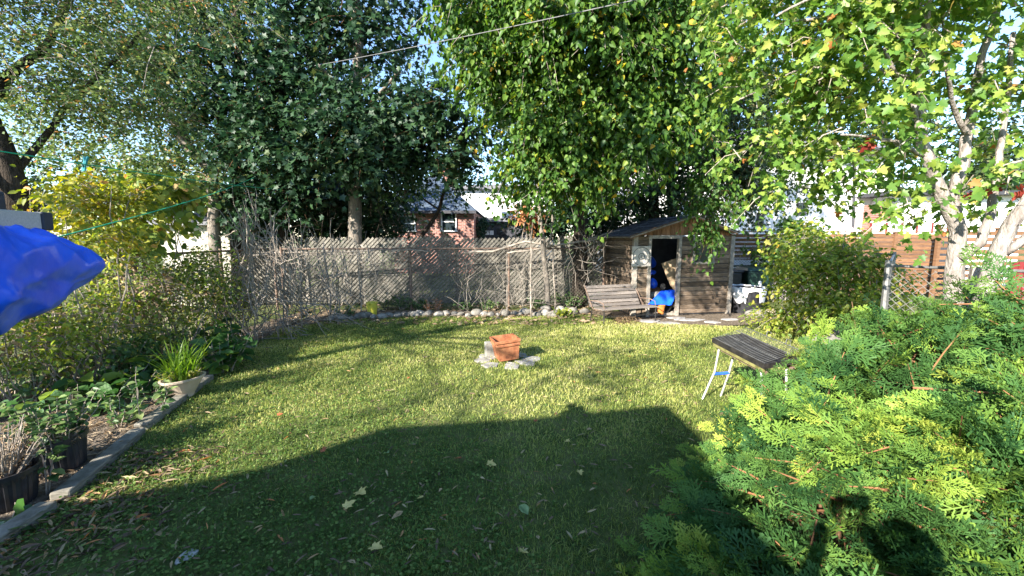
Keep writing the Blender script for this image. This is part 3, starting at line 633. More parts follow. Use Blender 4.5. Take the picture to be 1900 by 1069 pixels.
ob_c = dpt(1226, 583, -.02); ob_c.z = .05
op = thing('orange_pot', ob_c, 'orange plastic flowerpot hanging under the blue tarp in the doorway', 'pot')
MB().lathe(ob_c, [(.0, 0), (.06, 0), (.085, .19), (.095, .19), (.095, .22), (.08, .22), (.055, .02), (0, .02)], 20).build('pot_body', 'orange_pot', op, smooth=False)
pk = sp(.62, .35, .05); MB().box(pk + Vector((0, 0, .15)), (.5, .35, .30), RS).build('storage_box', 'black_plastic')
tag([o for o in COL.objects if o.name.startswith('storage_box')][0], 'dark storage box under the blue tarp inside the shed', 'box')
for k, (x, y, xx, yy) in enumerate(((1236, 581, 1252, 562), (1243, 582, 1256, 570))):
    tag(MB().bar(dpt(x, y, .12), dpt(xx, yy, .2), .035, .02).build('wood_offcut', 'grey_wood'), ['pale wood offcut propped beside the orange pot', 'short wood offcut by the right door jamb'][k], 'offcut')
# ================================================================== BENCH
A0 = G(1119, 603); A1 = G(1214, 596); bu = (A1 - A0).normalized(); bl = (A1 - A0).length; bv = Vector((-bu.y, bu.x, 0))
RB = Matrix((bu, bv, Vector((0, 0, 1)))).transposed()
def bp(u, v, z): return A0 + bu * u + bv * v + Vector((0, 0, z))
sh_ = .31
bench = thing('garden_bench', bp(bl / 2, .2, 0), 'weathered slatted wood and metal bench in front of the shed', 'bench')
for i in range(4):
    v = -.03 + i * .095; MB().box(bp(bl / 2, v, sh_ + .012 - .004 * i), (bl + .12, .075, .022), RB @ Matrix.Rotation(-.04, 3, 'X')).build('seat_slat', 'bench_wood', bench)
bang = math.radians(30)
for i in range(6):
    t = .07 + i * .085; c = bp(bl / 2 - .13, .33 + t * math.sin(bang), sh_ + t * math.cos(bang) - .02)
    MB().box(c, (bl - .02, .02, .068), RB @ Matrix.Rotation(-bang, 3, 'X')).build('back_slat', 'bench_wood', bench)
for u, s in ((.0, -1), (bl, 1)):
    MB().tube([bp(u, -.03, 0), bp(u, -.03, sh_ - .01)], .014, 6).build('leg', 'black_metal', bench)
    MB().tube([bp(u - .1, .36, 0), bp(u - .1, .30, sh_ - .01)], .014, 6).build('leg', 'black_metal', bench)
    MB().tube([bp(u, -.05, sh_ - .012), bp(u - .08, .30, sh_ - .02), bp(u - .13 , .33 + .56 * math.sin(bang) * 1.0, sh_ + .54 * math.cos(bang))], .013, 6).build('side_frame', 'rust_metal', bench)
    MB().tube([bp(u, -.03, sh_ + .02), bp(u - .02, -.02, sh_ + .13), bp(u - .06, .12, sh_ + .17), bp(u - .12, .38, sh_ + .15)], .011, 6).build('armrest', 'rust_metal', bench)
MB().tube([bp(.0, -.03, .16), bp(bl, -.03, .16)], .008, 5).build('stretcher', 'black_metal', bench)
# twiggy debris under the bench
P = np.array([bp(random.uniform(.35, .8), random.uniform(-.1, .2), random.uniform(.01, .12)) for _ in range(160)])
tag(scatter('dead_leaves', LANCE, P, rand_unit(160), rand_unit(160), RNG.uniform(.05, .12, 160), RNG.random(160) * .5, 'leaf_dry'), 'heap of dry curled leaves under the bench', 'leaves', kind='stuff')
# ================================================================== FLAT STONES BY THE SHED
def flag(name, px, py, rx, ry, seed, label, group, mat='flagstone', h=.035, z=0):
    c = G(px, py); rr = random.Random(seed); n = 7
    poly = [(rx * math.cos(2 * PI * k / n + .3) * rr.uniform(.6, 1.2), ry * math.sin(2 * PI * k / n + .3) * rr.uniform(.75, 1.1)) for k in range(n)]
    o = MB().prism(poly, h, None, (c.x, c.y, z - .02)).build(name, mat, bevel=.008); return tag(o, label, 'stone', group)
for k, (px, py, rx, ry) in enumerate(((1205, 596, .30, .15), (1240, 600, .26, .12), (1283, 594, .34, .14), (1322, 598, .2, .12), (1352, 593, .26, .12), (1255, 590, .3, .1))):
    flag('paving_stone', px, py, rx, ry, 40 + k, 'flat grey paving stone laid in front of the shed', 'paving stones before the shed')
# ================================================================== STONE EDGING ALONG BACK BED
xs = list(np.linspace(612, 1082, 34)); 
def edge_y(px): 
    return float(np.interp(px, [600, 640, 700, 800, 930, 1000, 1090], [594, 593, 590, 587, 587, 586, 583]))
for k, px in enumerate(xs):
    c = G(px + random.uniform(-4, 4), edge_y(px) + random.uniform(-2.5, 1.5)); r = random.uniform(.075, .13)
    M = Matrix.Rotation(random.uniform(0, 3), 3, 'Z')
    o = blob('edging_stone', 'stone', (c.x, c.y, r * .35), (r * 1.15, r * .85, r * .72), seed=k, n=2, amp=.22, M=M)
    tag(o, 'rounded grey field stone in the row edging the back bed', 'stone', 'field stones edging the back bed')
for k, (px, py, r) in enumerate(((1008, 577, .13), (1042, 578, .12), (1062, 583, .14), (975, 583, .12), (1026, 588, .13))):
    c = G(px, py); tag(blob('edging_stone', 'stone', (c.x, c.y, r * .4), (r * 1.2, r * .9, r * .8), seed=90 + k, n=2, amp=.28), 'rounded grey field stone in the row edging the back bed', 'stone', 'field stones edging the back bed')
c = G(1490, 612); tag(blob('boulder', 'stone', (c.x, c.y, .08), (.34, .25, .16), seed=77, amp=.25), 'low pale boulder behind the grill beside the cedar', 'stone')
c = G(1535, 640); tag(blob('boulder', 'stone', (c.x, c.y, .1), (.30, .2, .22), seed=78, amp=.3), 'brown grey boulder half hidden by the cedar top', 'stone')
# ================================================================== YELLOW BUCKET
c = G(691, 587); c.z = .014; yb = thing('yellow_bucket', c, 'yellow plastic bucket standing in the back bed by the fence', 'bucket')
s = pxs(c.y); MB().lathe(c, [(0, 0), (8 * s, 0), (10 * s, 24 * s), (10.8 * s, 24 * s), (10.8 * s, 26 * s), (9.4 * s, 26 * s), (7 * s, .02), (0, .02)], 20).build('bucket_body', 'yellow_plastic', yb, smooth=False)
MB().tube([c + Vector((10.5 * s * math.cos(a), -.02 - .02 * math.sin(a), 25 * s - 9 * s * math.sin(a))) for a in np.linspace(0, PI, 9)], .004, 5).build('handle', 'galvanised', yb)
# ================================================================== TERRACOTTA PLANTER ON STONE RING
pc = G(940, 668); ps = pxs(pc.y)
for k, a in enumerate(np.linspace(0, 2 * PI, 9)[:-1]):
    c = pc + Vector((random.uniform(.34, .44) * math.cos(a + .2), random.uniform(.24, .32) * math.sin(a + .2), -.012)); rr = random.Random(k + 3); n = 7
    poly = [(rr.uniform(.10, .19) * math.cos(2 * PI * q / n + rr.uniform(-.3, .3)), rr.uniform(.08, .15) * math.sin(2 * PI * q / n)) for q in range(n)]
    tag(MB().prism(poly, .03, Matrix.Rotation(a, 3, 'Z'), c).build('ring_stone', 'flagstone', bevel=.006), 'flat pale stone in the ring round the terracotta planter', 'stone', 'flat stones ringing the planter')
pl = thing('square_planter', pc + Vector((0, 0, .03)), 'tilted square terracotta planter with moulded rim on the lawn', 'planter')
MP = Matrix.Diagonal((1.1, 1.1, 1)) @ Matrix.Rotation(math.radians(17), 3, 'Z') @ Matrix.Rotation(math.radians(-5), 3, 'Y')
def sqpot(prof, mat, name):
    m = MB(); vs = []
    for r, z in prof: vs += [pc + Vector((0, 0, .035)) + MP @ Vector((sx * r, sy * r, z)) for sx, sy in ((-1, -1), (1, -1), (1, 1), (-1, 1))]
    fs = [(i * 4 + k, i * 4 + (k + 1) % 4, (i + 1) * 4 + (k + 1) % 4, (i + 1) * 4 + k) for i in range(len(prof) - 1) for k in range(4)]
    fs += [(3, 2, 1, 0), tuple((len(prof) - 1) * 4 + k for k in range(4))]
    return m.add(vs, fs).build(name, mat, pl, bevel=.004)
sqpot([(.130, 0), (.152, .215), (.140, .215), (.122, .06)], 'terracotta', 'pot_body')
sqpot([(.1525, .205), (.163, .213), (.163, .238), (.157, .243), (.157, .258), (.170, .266), (.170, .305), (.150, .305), (.142, .20)], 'terracotta', 'rim')
c = G(907, 665); tag(MB().box(c + Vector((.01, 0.10, .12)), (.15, .09, .22), Matrix.Rotation(.35, 3, 'Z')).build('concrete_block', 'concrete', bevel=.01), 'pale concrete block standing left of the terracotta planter', 'block')
# ================================================================== CAMPING GRILL
gA = V(1324, 632, 4.62); gz = gA.z
ga = Vector((.20, -.98, -.10)).normalized(); gb = Vector((.985, .17, .10)).normalized(); gn = gb.cross(ga).normalized()
if gn.z < 0: gn = -gn
Lg, Wg = .74, .36
def gp(a, b, n): return gA + ga * a + gb * b + gn * n
gr = thing('camping_grill', (gA.x + .2, gA.y - .4, 0), 'folding charcoal grill with black tray, wire grate and mustard sides', 'grill')
def gbox(name, mat, a0, a1, b0, b1, n0, n1, par=None):
    return MB().hexa([gp(a0, b0, n0), gp(a0, b1, n0), gp(a1, b1, n0), gp(a1, b0, n0), gp(a0, b0, n1), gp(a0, b1, n1), gp(a1, b1, n1), gp(a1, b0, n1)]).build(name, mat, par or gr)
gbox('tray_floor', 'black_metal', 0, Lg, 0, Wg, -.02, -.012)
for nm, args in (('tray_side', (0, Lg, -.012, 0, -.022, .03)), ('tray_side', (0, Lg, Wg, Wg + .012, -.022, .03)), ('tray_end', (-.012, -.001, -.012, Wg + .012, -.022, .03)), ('tray_end', (Lg + .001, Lg + .012, -.012, Wg + .012, -.022, .03))): gbox(nm, 'black_metal', *args)
gbox('mustard_side', 'mustard_metal', .02, Lg, -.005, .01, -.062, -.024); gbox('mustard_side', 'mustard_metal', .02, Lg, Wg - .01, Wg + .005, -.062, -.024)
gbox('mustard_end', 'mustard_metal', .0, .018, -.004, Wg + .004, -.058, -.024)
gbox('base_rail', 'rust_metal', .10, Lg, .02, .045, -.092, -.064); gbox('base_rail', 'rust_metal', .10, Lg, Wg - .045, Wg - .02, -.092, -.064)
gm = MB()
for i in range(27): 
    a = .01 + i * (Lg - .02) / 26; gm.tube([gp(a, .0, .035), gp(a, Wg + .04, .10)], .0025, 4)
for b in (0, .14, .28, Wg + .04): gm.tube([gp(0, b, .035 + .065 * b / (Wg + .04)), gp(Lg, b, .035 + .065 * b / (Wg + .04))], .004, 4)
go_ = gm.build('wire_grate', 'galvanised', gr)
for a in (.3, .55): MB().tube([gp(a, Wg + .04, .10), gp(a, Wg + .05, .155), gp(a + .05, Wg + .05, .155), gp(a + .05, Wg + .04, .10)], .005, 5).build('grate_handle', 'galvanised', go_)
l1 = [V(1334, 648, 4.56), V(1326, 690, 4.56), G(1303, 741)]; l2 = [V(1363, 652, 4.52), V(1352, 694, 4.52), V(1338, 720, 4.6)]; l2[2].z = 0
MB().tube(l1, .011, 7).build('leg', 'aluminium', gr); MB().tube(l2, .011, 7).build('leg', 'aluminium', gr)
MB().tube([V(1325, 694, 4.56), V(1353, 692, 4.52)], .016, 8).build('foot_bar', 'blue_plastic', gr)
MB().tube([gp(.06, .02, -.085), l1[0] + Vector((0, 0, .03))], .016, 6).build('hinge', 'black_plastic', gr)
e1 = gp(Lg - .08, .04, -.085); e2 = gp(Lg - .08, Wg - .04, -.085)
for e in (e1, e2): MB().tube([e, Vector((e.x - .02, e.y - .06, .3)), Vector((e.x + .03, e.y - .12, 0))], .011, 7).build('leg', 'aluminium', gr)
# ================================================================== BINS RIGHT OF THE SHED
bc_ = G(1380, 578); s = pxs(bc_.y)
bn = thing('rubbish_bin', bc_, 'black tub lined with a torn white bag right of the shed', 'bin')
MB().lathe(bc_, [(0, 0), (27 * s, 0), (32 * s, 44 * s), (33 * s, 46 * s), (30 * s, 46 * s), (25 * s, .05), (0, .05)], 28).build('tub', 'black_plastic', bn, smooth=False)
m = MB(); n = 56; vs = []
for k in range(n):
    a = 2 * PI * k / n; dr = 15 + 9 * abs(math.sin(a * 2.5 + .4)) + 6 * abs(math.sin(a * 5.3)); front = -math.sin(a)
    if front > .3 and abs(math.cos(a) + .05) < .3: dr = 5
    for (r, z) in ((29, 40), (31, 48), (34.5, 47), (35 - dr * .05, 46 - dr * .5), (34.2 - dr * .1, 46 - dr)): vs.append(bc_ + Vector((r * s * math.cos(a) * (1 + .02 * math.sin(a * 9)), r * s * math.sin(a), z * s + .01 * math.sin(a * 11))))
m.add(vs, [(k * 5 + i, ((k + 1) % n) * 5 + i, ((k + 1) % n) * 5 + i + 1, k * 5 + i + 1) for k in range(n) for i in range(4)])
m.build('bag_liner', 'white_plastic', bn, smooth=True)
c = G(1390, 580); tag(MB().box(c + Vector((.22, -.30, .06)), (.46, .1, .12), Matrix.Rotation(.1, 3, 'Z')).build('timber_block', 'beige_pot', bevel=.008), 'pinkish timber block lying at the foot of the lined tub', 'block')
c = G(1405, 588); tag(blob('fieldstone', 'stone', (c.x, c.y, .06), (.24, .13, .09), seed=61, amp=.2), 'flat pale stone in the grass before the lined tub', 'stone')
cc = G(1402, 566); cc.y += .25; s = pxs(cc.y); ct = thing('wheelie_bin', cc, 'dark green wheeled cart with white label behind the lined tub', 'bin')
zt = (V(0, 502, cc.y).z); m = MB()
m.hexa([cc + Vector(p) for p in ((-.24, -.26, .05), (.24, -.26, .05), (.24, .26, .05), (-.24, .26, .05), (-.29, -.32, zt), (.29, -.32, zt), (.29, .32, zt), (-.29, .32, zt))]); m.build('body', 'green_plastic', ct, bevel=.03)
MB().hexa([cc + Vector(p) for p in ((-.32, -.36, zt + .004), (.32, -.36, zt + .004), (.32, .36, zt + .004), (-.32, .36, zt + .004), (-.28, -.3, zt + .075), (.28, -.3, zt + .075), (.28, .3, zt + .1), (-.28, .3, zt + .1))]).build('lid', 'green_plastic', ct, bevel=.02)
for q in (-.2, .2): MB().tube([cc + Vector((q - .03, .29, .1)), cc + Vector((q + .03, .29, .1))], .1, 14).build('wheel', 'black_plastic', ct)
MB().box(cc + Vector((.04, -.307, zt * .66)), (.07, .012, .10)).build('label_plate', 'white_print', ct)
for q in range(2): MB().box(cc + Vector((.04, -.3145, zt * .66 + .022 - q * .04)), (.05, .003, .012)).build('label_mark', 'blue_plastic', ct)
c = cc + Vector((-.62, .15, 0)); bx_ = thing('black_cart', c, 'black bin in the shade between the shed and green cart', 'bin')
MB().hexa([c + Vector(p) for p in ((-.25, -.25, .02), (.25, -.25, .02), (.25, .25, .02), (-.25, .25, .02), (-.29, -.3, .85), (.29, -.3, .85), (.29, .3, .85), (-.29, .3, .85))]).build('body', 'black_plastic', bx_, bevel=.03)
MB().box(c + Vector((0, 0, .885)), (.64, .66, .06)).build('lid', 'black_plastic', bx_, bevel=.02)
c = cc + Vector((.3, .95, 0)); bt = thing('plastic_sheet', c, 'blue white plastic sheet over a stack behind the green cart', 'sheet')
MB().box(c + Vector((0, .1, .5)), (2.1, .5, .98)).build('stack', 'green_plastic', bt)
tarp('cover', 'white_plastic', [c + Vector((-1.1, -.22, .93)), c + Vector((1.1, -.22, .90)), c + Vector((1.1, .42, 1.12)), c + Vector((-1.1, .42, 1.12))], '', 5, amp=.008, parent=bt)
# ================================================================== LEFT BED: KERB TIMBERS
KP = [G(-50, 1040), G(92, 948), G(112, 932), G(258, 808), G(262, 800), G(388, 705), G(392, 698), G(460, 648)]
for k in range(4):
    a, b = KP[2 * k], KP[2 * k + 1]; d = (b - a).normalized(); 
    tag(MB().bar(a + Vector((0, 0, .035)) , b + Vector((0, 0, .035)), .115, .075).build('edging_timber', 'timber', bevel=.012), ['nearest weathered timber edging the left bed', 'weathered edging timber beside the black ribbed pots', 'weathered edging timber before the beige pot', 'farthest weathered timber edging the left bed'][k], 'timber', 'timbers edging the left bed')
kb = [G(-60, 800), G(60, 742), G(175, 692), G(300, 652)]
bo = thing('back_board', kb[0], 'grey blue board edging the rear of the left bed', 'board')
for k in range(3): MB().bar(kb[k] + Vector((0, 0, .11)), kb[k + 1] + Vector((0, 0, .11)), .05, .22).build('plank', 'grey_wood', bo)
# metal post under the tarp
c = G(68, 740); tag(MB().tube([c, V(45, 585, c.y)], .022, 8).build('metal_post', 'galvanised'), 'mottled grey metal post below the blue tarp', 'post')
# black ribbed nursery pots
def nursery(name, c, r, h, label, tilt=0):
    o = thing(name, c, label, 'pot', 'black ribbed nursery pots'); M = Matrix.Rotation(tilt, 3, 'Y')
    MB().lathe(c, [(0, .0), (r * .80, 0), (r * .82, .02), (r * .97, h - .03)], 56, M, .055).build('pot_body', 'black_plastic', o)
    MB().lathe(c, [(r * .95, h - .032), (r * 1.04, h - .03), (r * 1.05, h), (r * .97, h), (r * .93, h - .06)], 40, M).build('rim', 'black_plastic', o)
    MB().lathe(c, [(0, h - .05), (r * .94, h - .06)], 24, M).build('potting_soil', 'soil', o)
    return o
n1 = G(112, 868, .02); n2 = G(12, 936, .02)
s1 = pxs(n1.y); nursery('nursery_pot', n1, 47 * s1, .25, 'tilted black ribbed pot holding green flowering plants', -.08)
s2 = pxs(n2.y); nursery('nursery_pot', n2, 52 * s2, .25, 'black ribbed pot at the left edge full of dry stems')
def plant(name, label, cat, c, n_st, h, spread, leafb, lmat, lsize, per, seed, stem='twig', droop=.1, group=None, rndlo=0, rndhi=1):
    rr = random.Random(seed); o = thing(name, c, label, cat, group); m = MB(); P = []; T = []
    for i in range(n_st):
        a = rr.uniform(0, 2 * PI); q = rr.random() ** .5 * spread; top = c + Vector((q * math.cos(a) * 1.3, q * math.sin(a) * 1.3, h * rr.uniform(.6, 1.05)))
        bs = c + Vector((q * .35 * math.cos(a), q * .35 * math.sin(a), 0)); pts = wob(bs, top, 5, .04, seed * 50 + i); m.tube(pts, [.006, .0055, .005, .004, .003, .002], 4)
        for k in range(per):
            t = rr.uniform(.22, 1.0) * 5; j = min(int(t), 4); p = pts[j].lerp(pts[j + 1], t - j); al = rr.uniform(0, 2 * PI)
            P.append(p + Vector((0, 0, 0))); T.append(Vector((math.cos(al), math.sin(al), rr.uniform(-.5, .6) - droop)))
    m.build('stems', stem, o); N = len(P)
    if N: scatter('foliage', leafb, np.array(P), np.array(T), nrm(np.array([0, 0, 1.]) + RNG.normal(0, .5, (N, 3))), lsize * RNG.uniform(.6, 1.3, N), rndlo + (rndhi - rndlo) * RNG.random(N), lmat, o)
    return o
plant('flowering_plant', 'leafy green plants growing in the tilted black pot', 'plant', n1 + Vector((0, 0, .18)), 26, .42, .22, OVATE, 'leaf_plant', .062, 16, 1)
plant('dry_plant', 'withered brown stems curling from the tilted black pot', 'plant', n1 + Vector((.03, 0, .18)), 22, .16, .16, LANCE, 'leaf_dry', .05, 6, 2)
plant('dry_plant', 'dense dry tan stems filling the leftmost black pot', 'plant', n2 + Vector((0, 0, .18)), 80, .36, .2, LANCE, 'leaf_dry', .045, 7, 3)
plant('flowering_plant', 'green weeds rising behind the leftmost black pot', 'plant', G(25, 880, .02), 18, .45, .25, OVATE, 'leaf_plant', .06, 14, 4)
# staked tall plants in the bed
for k, (px, py, h) in enumerate(((262, 790, .62), (86, 918, .5), (300, 770, .4))):
    plant('staked_plant', ['slender pale stemmed plant standing alone in the left bed', 'thin stem rising in front of the tilted black pot', 'small pale stemmed seedling near the beige pot'][k], 'plant', G(px, py, .02), 2, h, .04, OVATE, 'leaf_plant', .085, 11, 20 + k, rndlo=.3)
# beige pot with tall grass
c = G(345, 735, .02); s = pxs(c.y); bpz = thing('beige_pot', c, 'beige round pot on the timber edge holding tall grass', 'pot')
MB().lathe(c, [(0, 0), (13 * s, 0), (15 * s, 6 * s), (32 * s, 32 * s), (36 * s, 34 * s), (37 * s, 38 * s), (33 * s, 38 * s), (28 * s, 28 * s), (0, 28 * s)], 28, Matrix.Rotation(-.08, 3, 'Y')).build('pot_body', 'beige_pot', bpz, smooth=False)
tg_ = thing('tall_grass', c + Vector((0, 0, 28 * s)), 'bright green tall grass blades arching from the beige pot', 'grass')
m = MB(); vv = []
for i in range(110):
    a = random.uniform(0, 2 * PI); q = random.random() ** .5 * 24 * s; b0_ = c + Vector((q * math.cos(a), q * math.sin(a), 28 * s)); h = random.uniform(.22, .62) * (1.25 if i < 6 else 1); lean = random.uniform(.05, .28) * (2.2 if i < 8 else 1); al = random.uniform(0, 2 * PI); dv = Vector((math.cos(al), math.sin(al), 0)); wv = dv.cross(Vector((0, 0, 1))) * random.uniform(.004, .009)
    pts = [b0_ + dv * lean * t ** 2 + Vector((0, 0, h * (t - (.55 if i < 8 else .15) * t ** 3))) for t in (0, .3, .6, .85, 1)]
    bb = []
    for j, p in enumerate(pts): k_ = (1, 1, .9, .6, .1)[j]; bb += [p - wv * k_, p + wv * k_]
    m.add(bb, [(2 * j, 2 * j + 1, 2 * j + 3, 2 * j + 2) for j in range(4)])
bo_ = m.build('blades', 'leaf_blade', tg_); at = bo_.data.attributes.new('rnd', 'FLOAT', 'POINT'); at.data.foreach_set('value', np.repeat(RNG.random(len(bo_.data.vertices) // 10 + 1), 10)[:len(bo_.data.vertices)].astype(np.float32))
plant('bushy_herb', 'low yellow green herb crowding the beige pot rim', 'plant', c + Vector((-.03, 0, 26 * s)), 30, .2, .2, OVATE, 'leaf_bush', .035, 16, 31)
# big leaved plants at the rear of the bed
for k, (px, py, h, sp_, n_) in enumerate(((415, 690, .50, .30, 16), (440, 668, .55, .28, 14), (300, 700, .34, .34, 16), (235, 730, .3, .36, 16), (180, 760, .3, .34, 12), (400, 650, .45, .3, 14))):
    plant('broadleaf_plant', ['dark broad leaved plant at the far end of the left bed', 'tall broad leaved plant where the bed meets the brush', 'broad leaved plant behind the beige pot', 'spreading broad leaved plant in the middle of the left bed', 'low broad leaved plant behind the tilted black pot', 'broad leaved plant against the dry brush'][k], 'plant', G(px, py, .02), n_, h, sp_, OVATE, 'leaf_big', .19, 5, 60 + k, stem='twig', droop=.25, group='broad leaved plants in the left bed')
plant('broadleaf_plant', 'large low leaves at the bottom left corner by the pot', 'plant', G(20, 985, .0), 5, .1, .16, ROUND, 'leaf_big', .11, 3, 71)
for k in range(6):
    px, py = [(222, 792), (275, 745), (330, 690), (265, 700), (200, 715), (360, 668)][k]
    plant('bed_weed', ['leafy weed by the timber right of the tilted black pot', 'leafy weed at the foot of the lone pale stemmed plant', 'leafy weed just left of the beige pot', 'leafy weed behind the spreading broad leaved plant', 'leafy weed nearest the grey blue rear board', 'leafy weed behind the tall grass of the beige pot'][k], 'plant', G(px, py, .02), 14, .26, .22, OVATE, 'leaf_plant', .05, 14, 80 + k, group='weeds in the left bed')
for k, (px, py, h) in enumerate(((720, 572, .35), (745, 574, .3), (775, 574, .3), (1000, 574, .3), (1060, 572, .38), (1100, 565, .35), (905, 575, .25), (860, 576, .25), (640, 588, .25), (1034, 566, .4))):
    plant('bed_weed', ['leafy weed just right of the yellow bucket', 'second leafy weed right of the yellow bucket', 'leafy weed left of the dried orange plant', 'leafy weed left of the slender pale trunk', 'leafy weed between the pale trunk and the bench', 'leafy weed behind the left end of the bench', 'leafy weed behind the planter along the lattice fence', 'leafy weed right of the dried rust brown plant', 'leafy weed left of the yellow bucket', 'tall leafy weed at the foot of the pale trunk'][k], 'plant', G(px, py, .014), 14, h, .26, OVATE, 'leaf_plant', .07, 13, 100 + k, group='weeds along the lattice fence')
for k, (px, py) in enumerate(((796, 578), (812, 576))): plant('rusty_plant', ['dried orange plant left of centre in the back bed', 'dried rust brown plant beside the orange one in the back bed'][k], 'plant', G(px, py, .014), 9, .3, .1, LANCE, 'leaf_orange', .07, 10, 120 + k)
plant('yellow_weed', 'yellow green clump among the stones near the bench', 'plant', G(1047, 590), 26, .22, .26, ROUND, 'leaf_bush', .05, 14, 131)
# ================================================================== LADDER, TARP, CLOTHESLINE
T0 = V(190, 490, 1.6); axd = (V(0, 502, 1.2) - T0).normalized(); sid = axd.cross(Vector((0, 0, 1))).normalized(); upv = sid.cross(axd)
lad = thing('ladder', T0 + axd * 1.2, 'aluminium extension ladder with black end caps under the blue tarp', 'ladder')
def lp(a, s, z): return T0 + axd * a + sid * s + upv * z
LA = V(84, 411, 1.52)
la_ = (LA - T0).dot(axd); ls_ = (LA - T0).dot(sid); lz_ = (LA - T0).dot(upv)
for k, (da, dsd, dz) in enumerate(((0, 0, 0), (.15, .02, .056))):
    MB().hexa([lp(a, ls_ + dsd + q * .014, lz_ + dz + z) for z in (-.029, .029) for a, q in ((la_ + da + .035, -1), (la_ + da + .035, 1), (la_ + da + 2.7, 1), (la_ + da + 2.7, -1))]).build('rail', 'aluminium', lad, bevel=.004)
    MB().hexa([lp(a, ls_ + dsd + q * .018, lz_ + dz + z) for z in (-.032, .032) for a, q in ((la_ + da - .012, -1), (la_ + da - .012, 1), (la_ + da + .034, 1), (la_ + da + .034, -1))]).build('end_cap', 'cap', lad, bevel=.006)
# tarp: a wrapped bundle, closed nose towards the yard
n_r, n_a = 110, 84; vs = []; rr = np.random.default_rng(5); ph = rr.uniform(0, 6, 12)
for i in range(n_r):
    a = -.0 + (i / (n_r - 1)) ** 1.15 * 2.6
    k = min(1, (a / .55)) ** .55; k = min(1, a / .50) ** .60; hw, hu, hd = .12 * k + .004, .185 * k + .004 + .02 * a, .18 * k + .004 + .02 * a
    for j in range(n_a):
        t = 2 * PI * j / n_a; cx_, sz_ = math.cos(t), math.sin(t)
        w_ = 1 + .10 * abs(math.sin(3 * t + a * 6 + ph[0])) + .07 * math.sin(7 * t - a * 9 + ph[1]) + .05 * abs(math.sin(11 * a + 2 * t + ph[2])) + .04 * math.sin(17 * a - 5 * t)
        e_ = 0
        for (fa, ft, p_, am) in ((5, 2, .3, .05), (9, -3, 1.1, .035), (-7, 5, 2.0, .03), (14, 4, .7, .022), (-17, -3, 4., .018), (23, 7, 2.6, .012)): e_ += am * (1 - 2 * abs(math.sin(.5 * (fa * a * 2 + ft * t + p_ + .8 * math.sin(3 * t + 4 * a)))) ** .6)
        w_ = .97 + .08 * math.sin(3 * t + a * 4 + ph[0]) + 2.0 * e_ * min(1, a * 6)
        x = hw * cx_ * w_; z = (hu if sz_ > 0 else hd) * sz_ * w_
        vs.append(lp(a, x - .0, z - .00))
m = MB(); m.add(vs, [(i * n_a + j, i * n_a + (j + 1) % n_a, (i + 1) * n_a + (j + 1) % n_a, (i + 1) * n_a + j) for i in range(n_r - 1) for j in range(n_a)] + [tuple(range(n_a - 1, -1, -1)), tuple((n_r - 1) * n_a + j for j in range(n_a))])
tag(m.build('tarpaulin', 'blue_tarp', smooth=True), 'bright blue tarpaulin wrapped round a long bundle at left', 'tarp')
q = lp(1.95, 0, -.24)
tr = thing('trestle', (q.x, q.y, 0), 'wooden trestle carrying the wrapped bundle beside the photographer', 'trestle')
MB().box((q.x, q.y, q.z - .03), (.4, .07, .07)).build('beam', 'grey_wood', tr)
for sx in (-1, 1):
    for sy in (-1, 1): MB().bar((q.x + sx * .15, q.y, q.z - .05), (q.x + sx * .3, q.y + sy * .25, 0), .05, .04).build('leg', 'grey_wood', tr)
def cable(name, a, b, sag, r, mat, label, cat='line', n=14):
    a, b = Vector(a), Vector(b); return tag(MB().tube([a.lerp(b, t) - Vector((0, 0, sag * 4 * t * (1 - t))) for t in np.linspace(0, 1, n)], r, 5).build(name, mat), label, cat)
ca, cb_ = V(-120, 262, 2.4), V(520, 352, 8.9)
cable('clothesline', ca, cb_, .03, .0045, 'green_cord', 'green clothesline running from the left edge toward the trees')
cable('clothesline', V(60, 452, 2.2), V(470, 330, 8.9), .05, .004, 'green_cord', 'lower green line slanting up past the tarp')
_t = min((abs(CX + F * ca.lerp(cb_, q / 400).x / ca.lerp(cb_, q / 400).y - 181), q / 400) for q in range(400))[1]; pgp = ca.lerp(cb_, _t) - Vector((0, 0, .03 * 4 * _t * (1 - _t)))
pg = thing('clothes_peg', pgp, 'teal clothes peg clipped on the upper green line', 'peg')
for sgn in (-1, 1): MB().bar(pgp + Vector((.026 * sgn * .5 + .012, 0, .062)), pgp + Vector((-.022 - .006 * sgn, 0, -.05)), .014, .012).build('jaw', 'peg', pg)
cable('overhead_wire', V(470, 140, 12.8), V(1215, -8, 5.0), .06, .0065, 'wire', 'grey overhead wire crossing the upper tree crowns', 'wire')
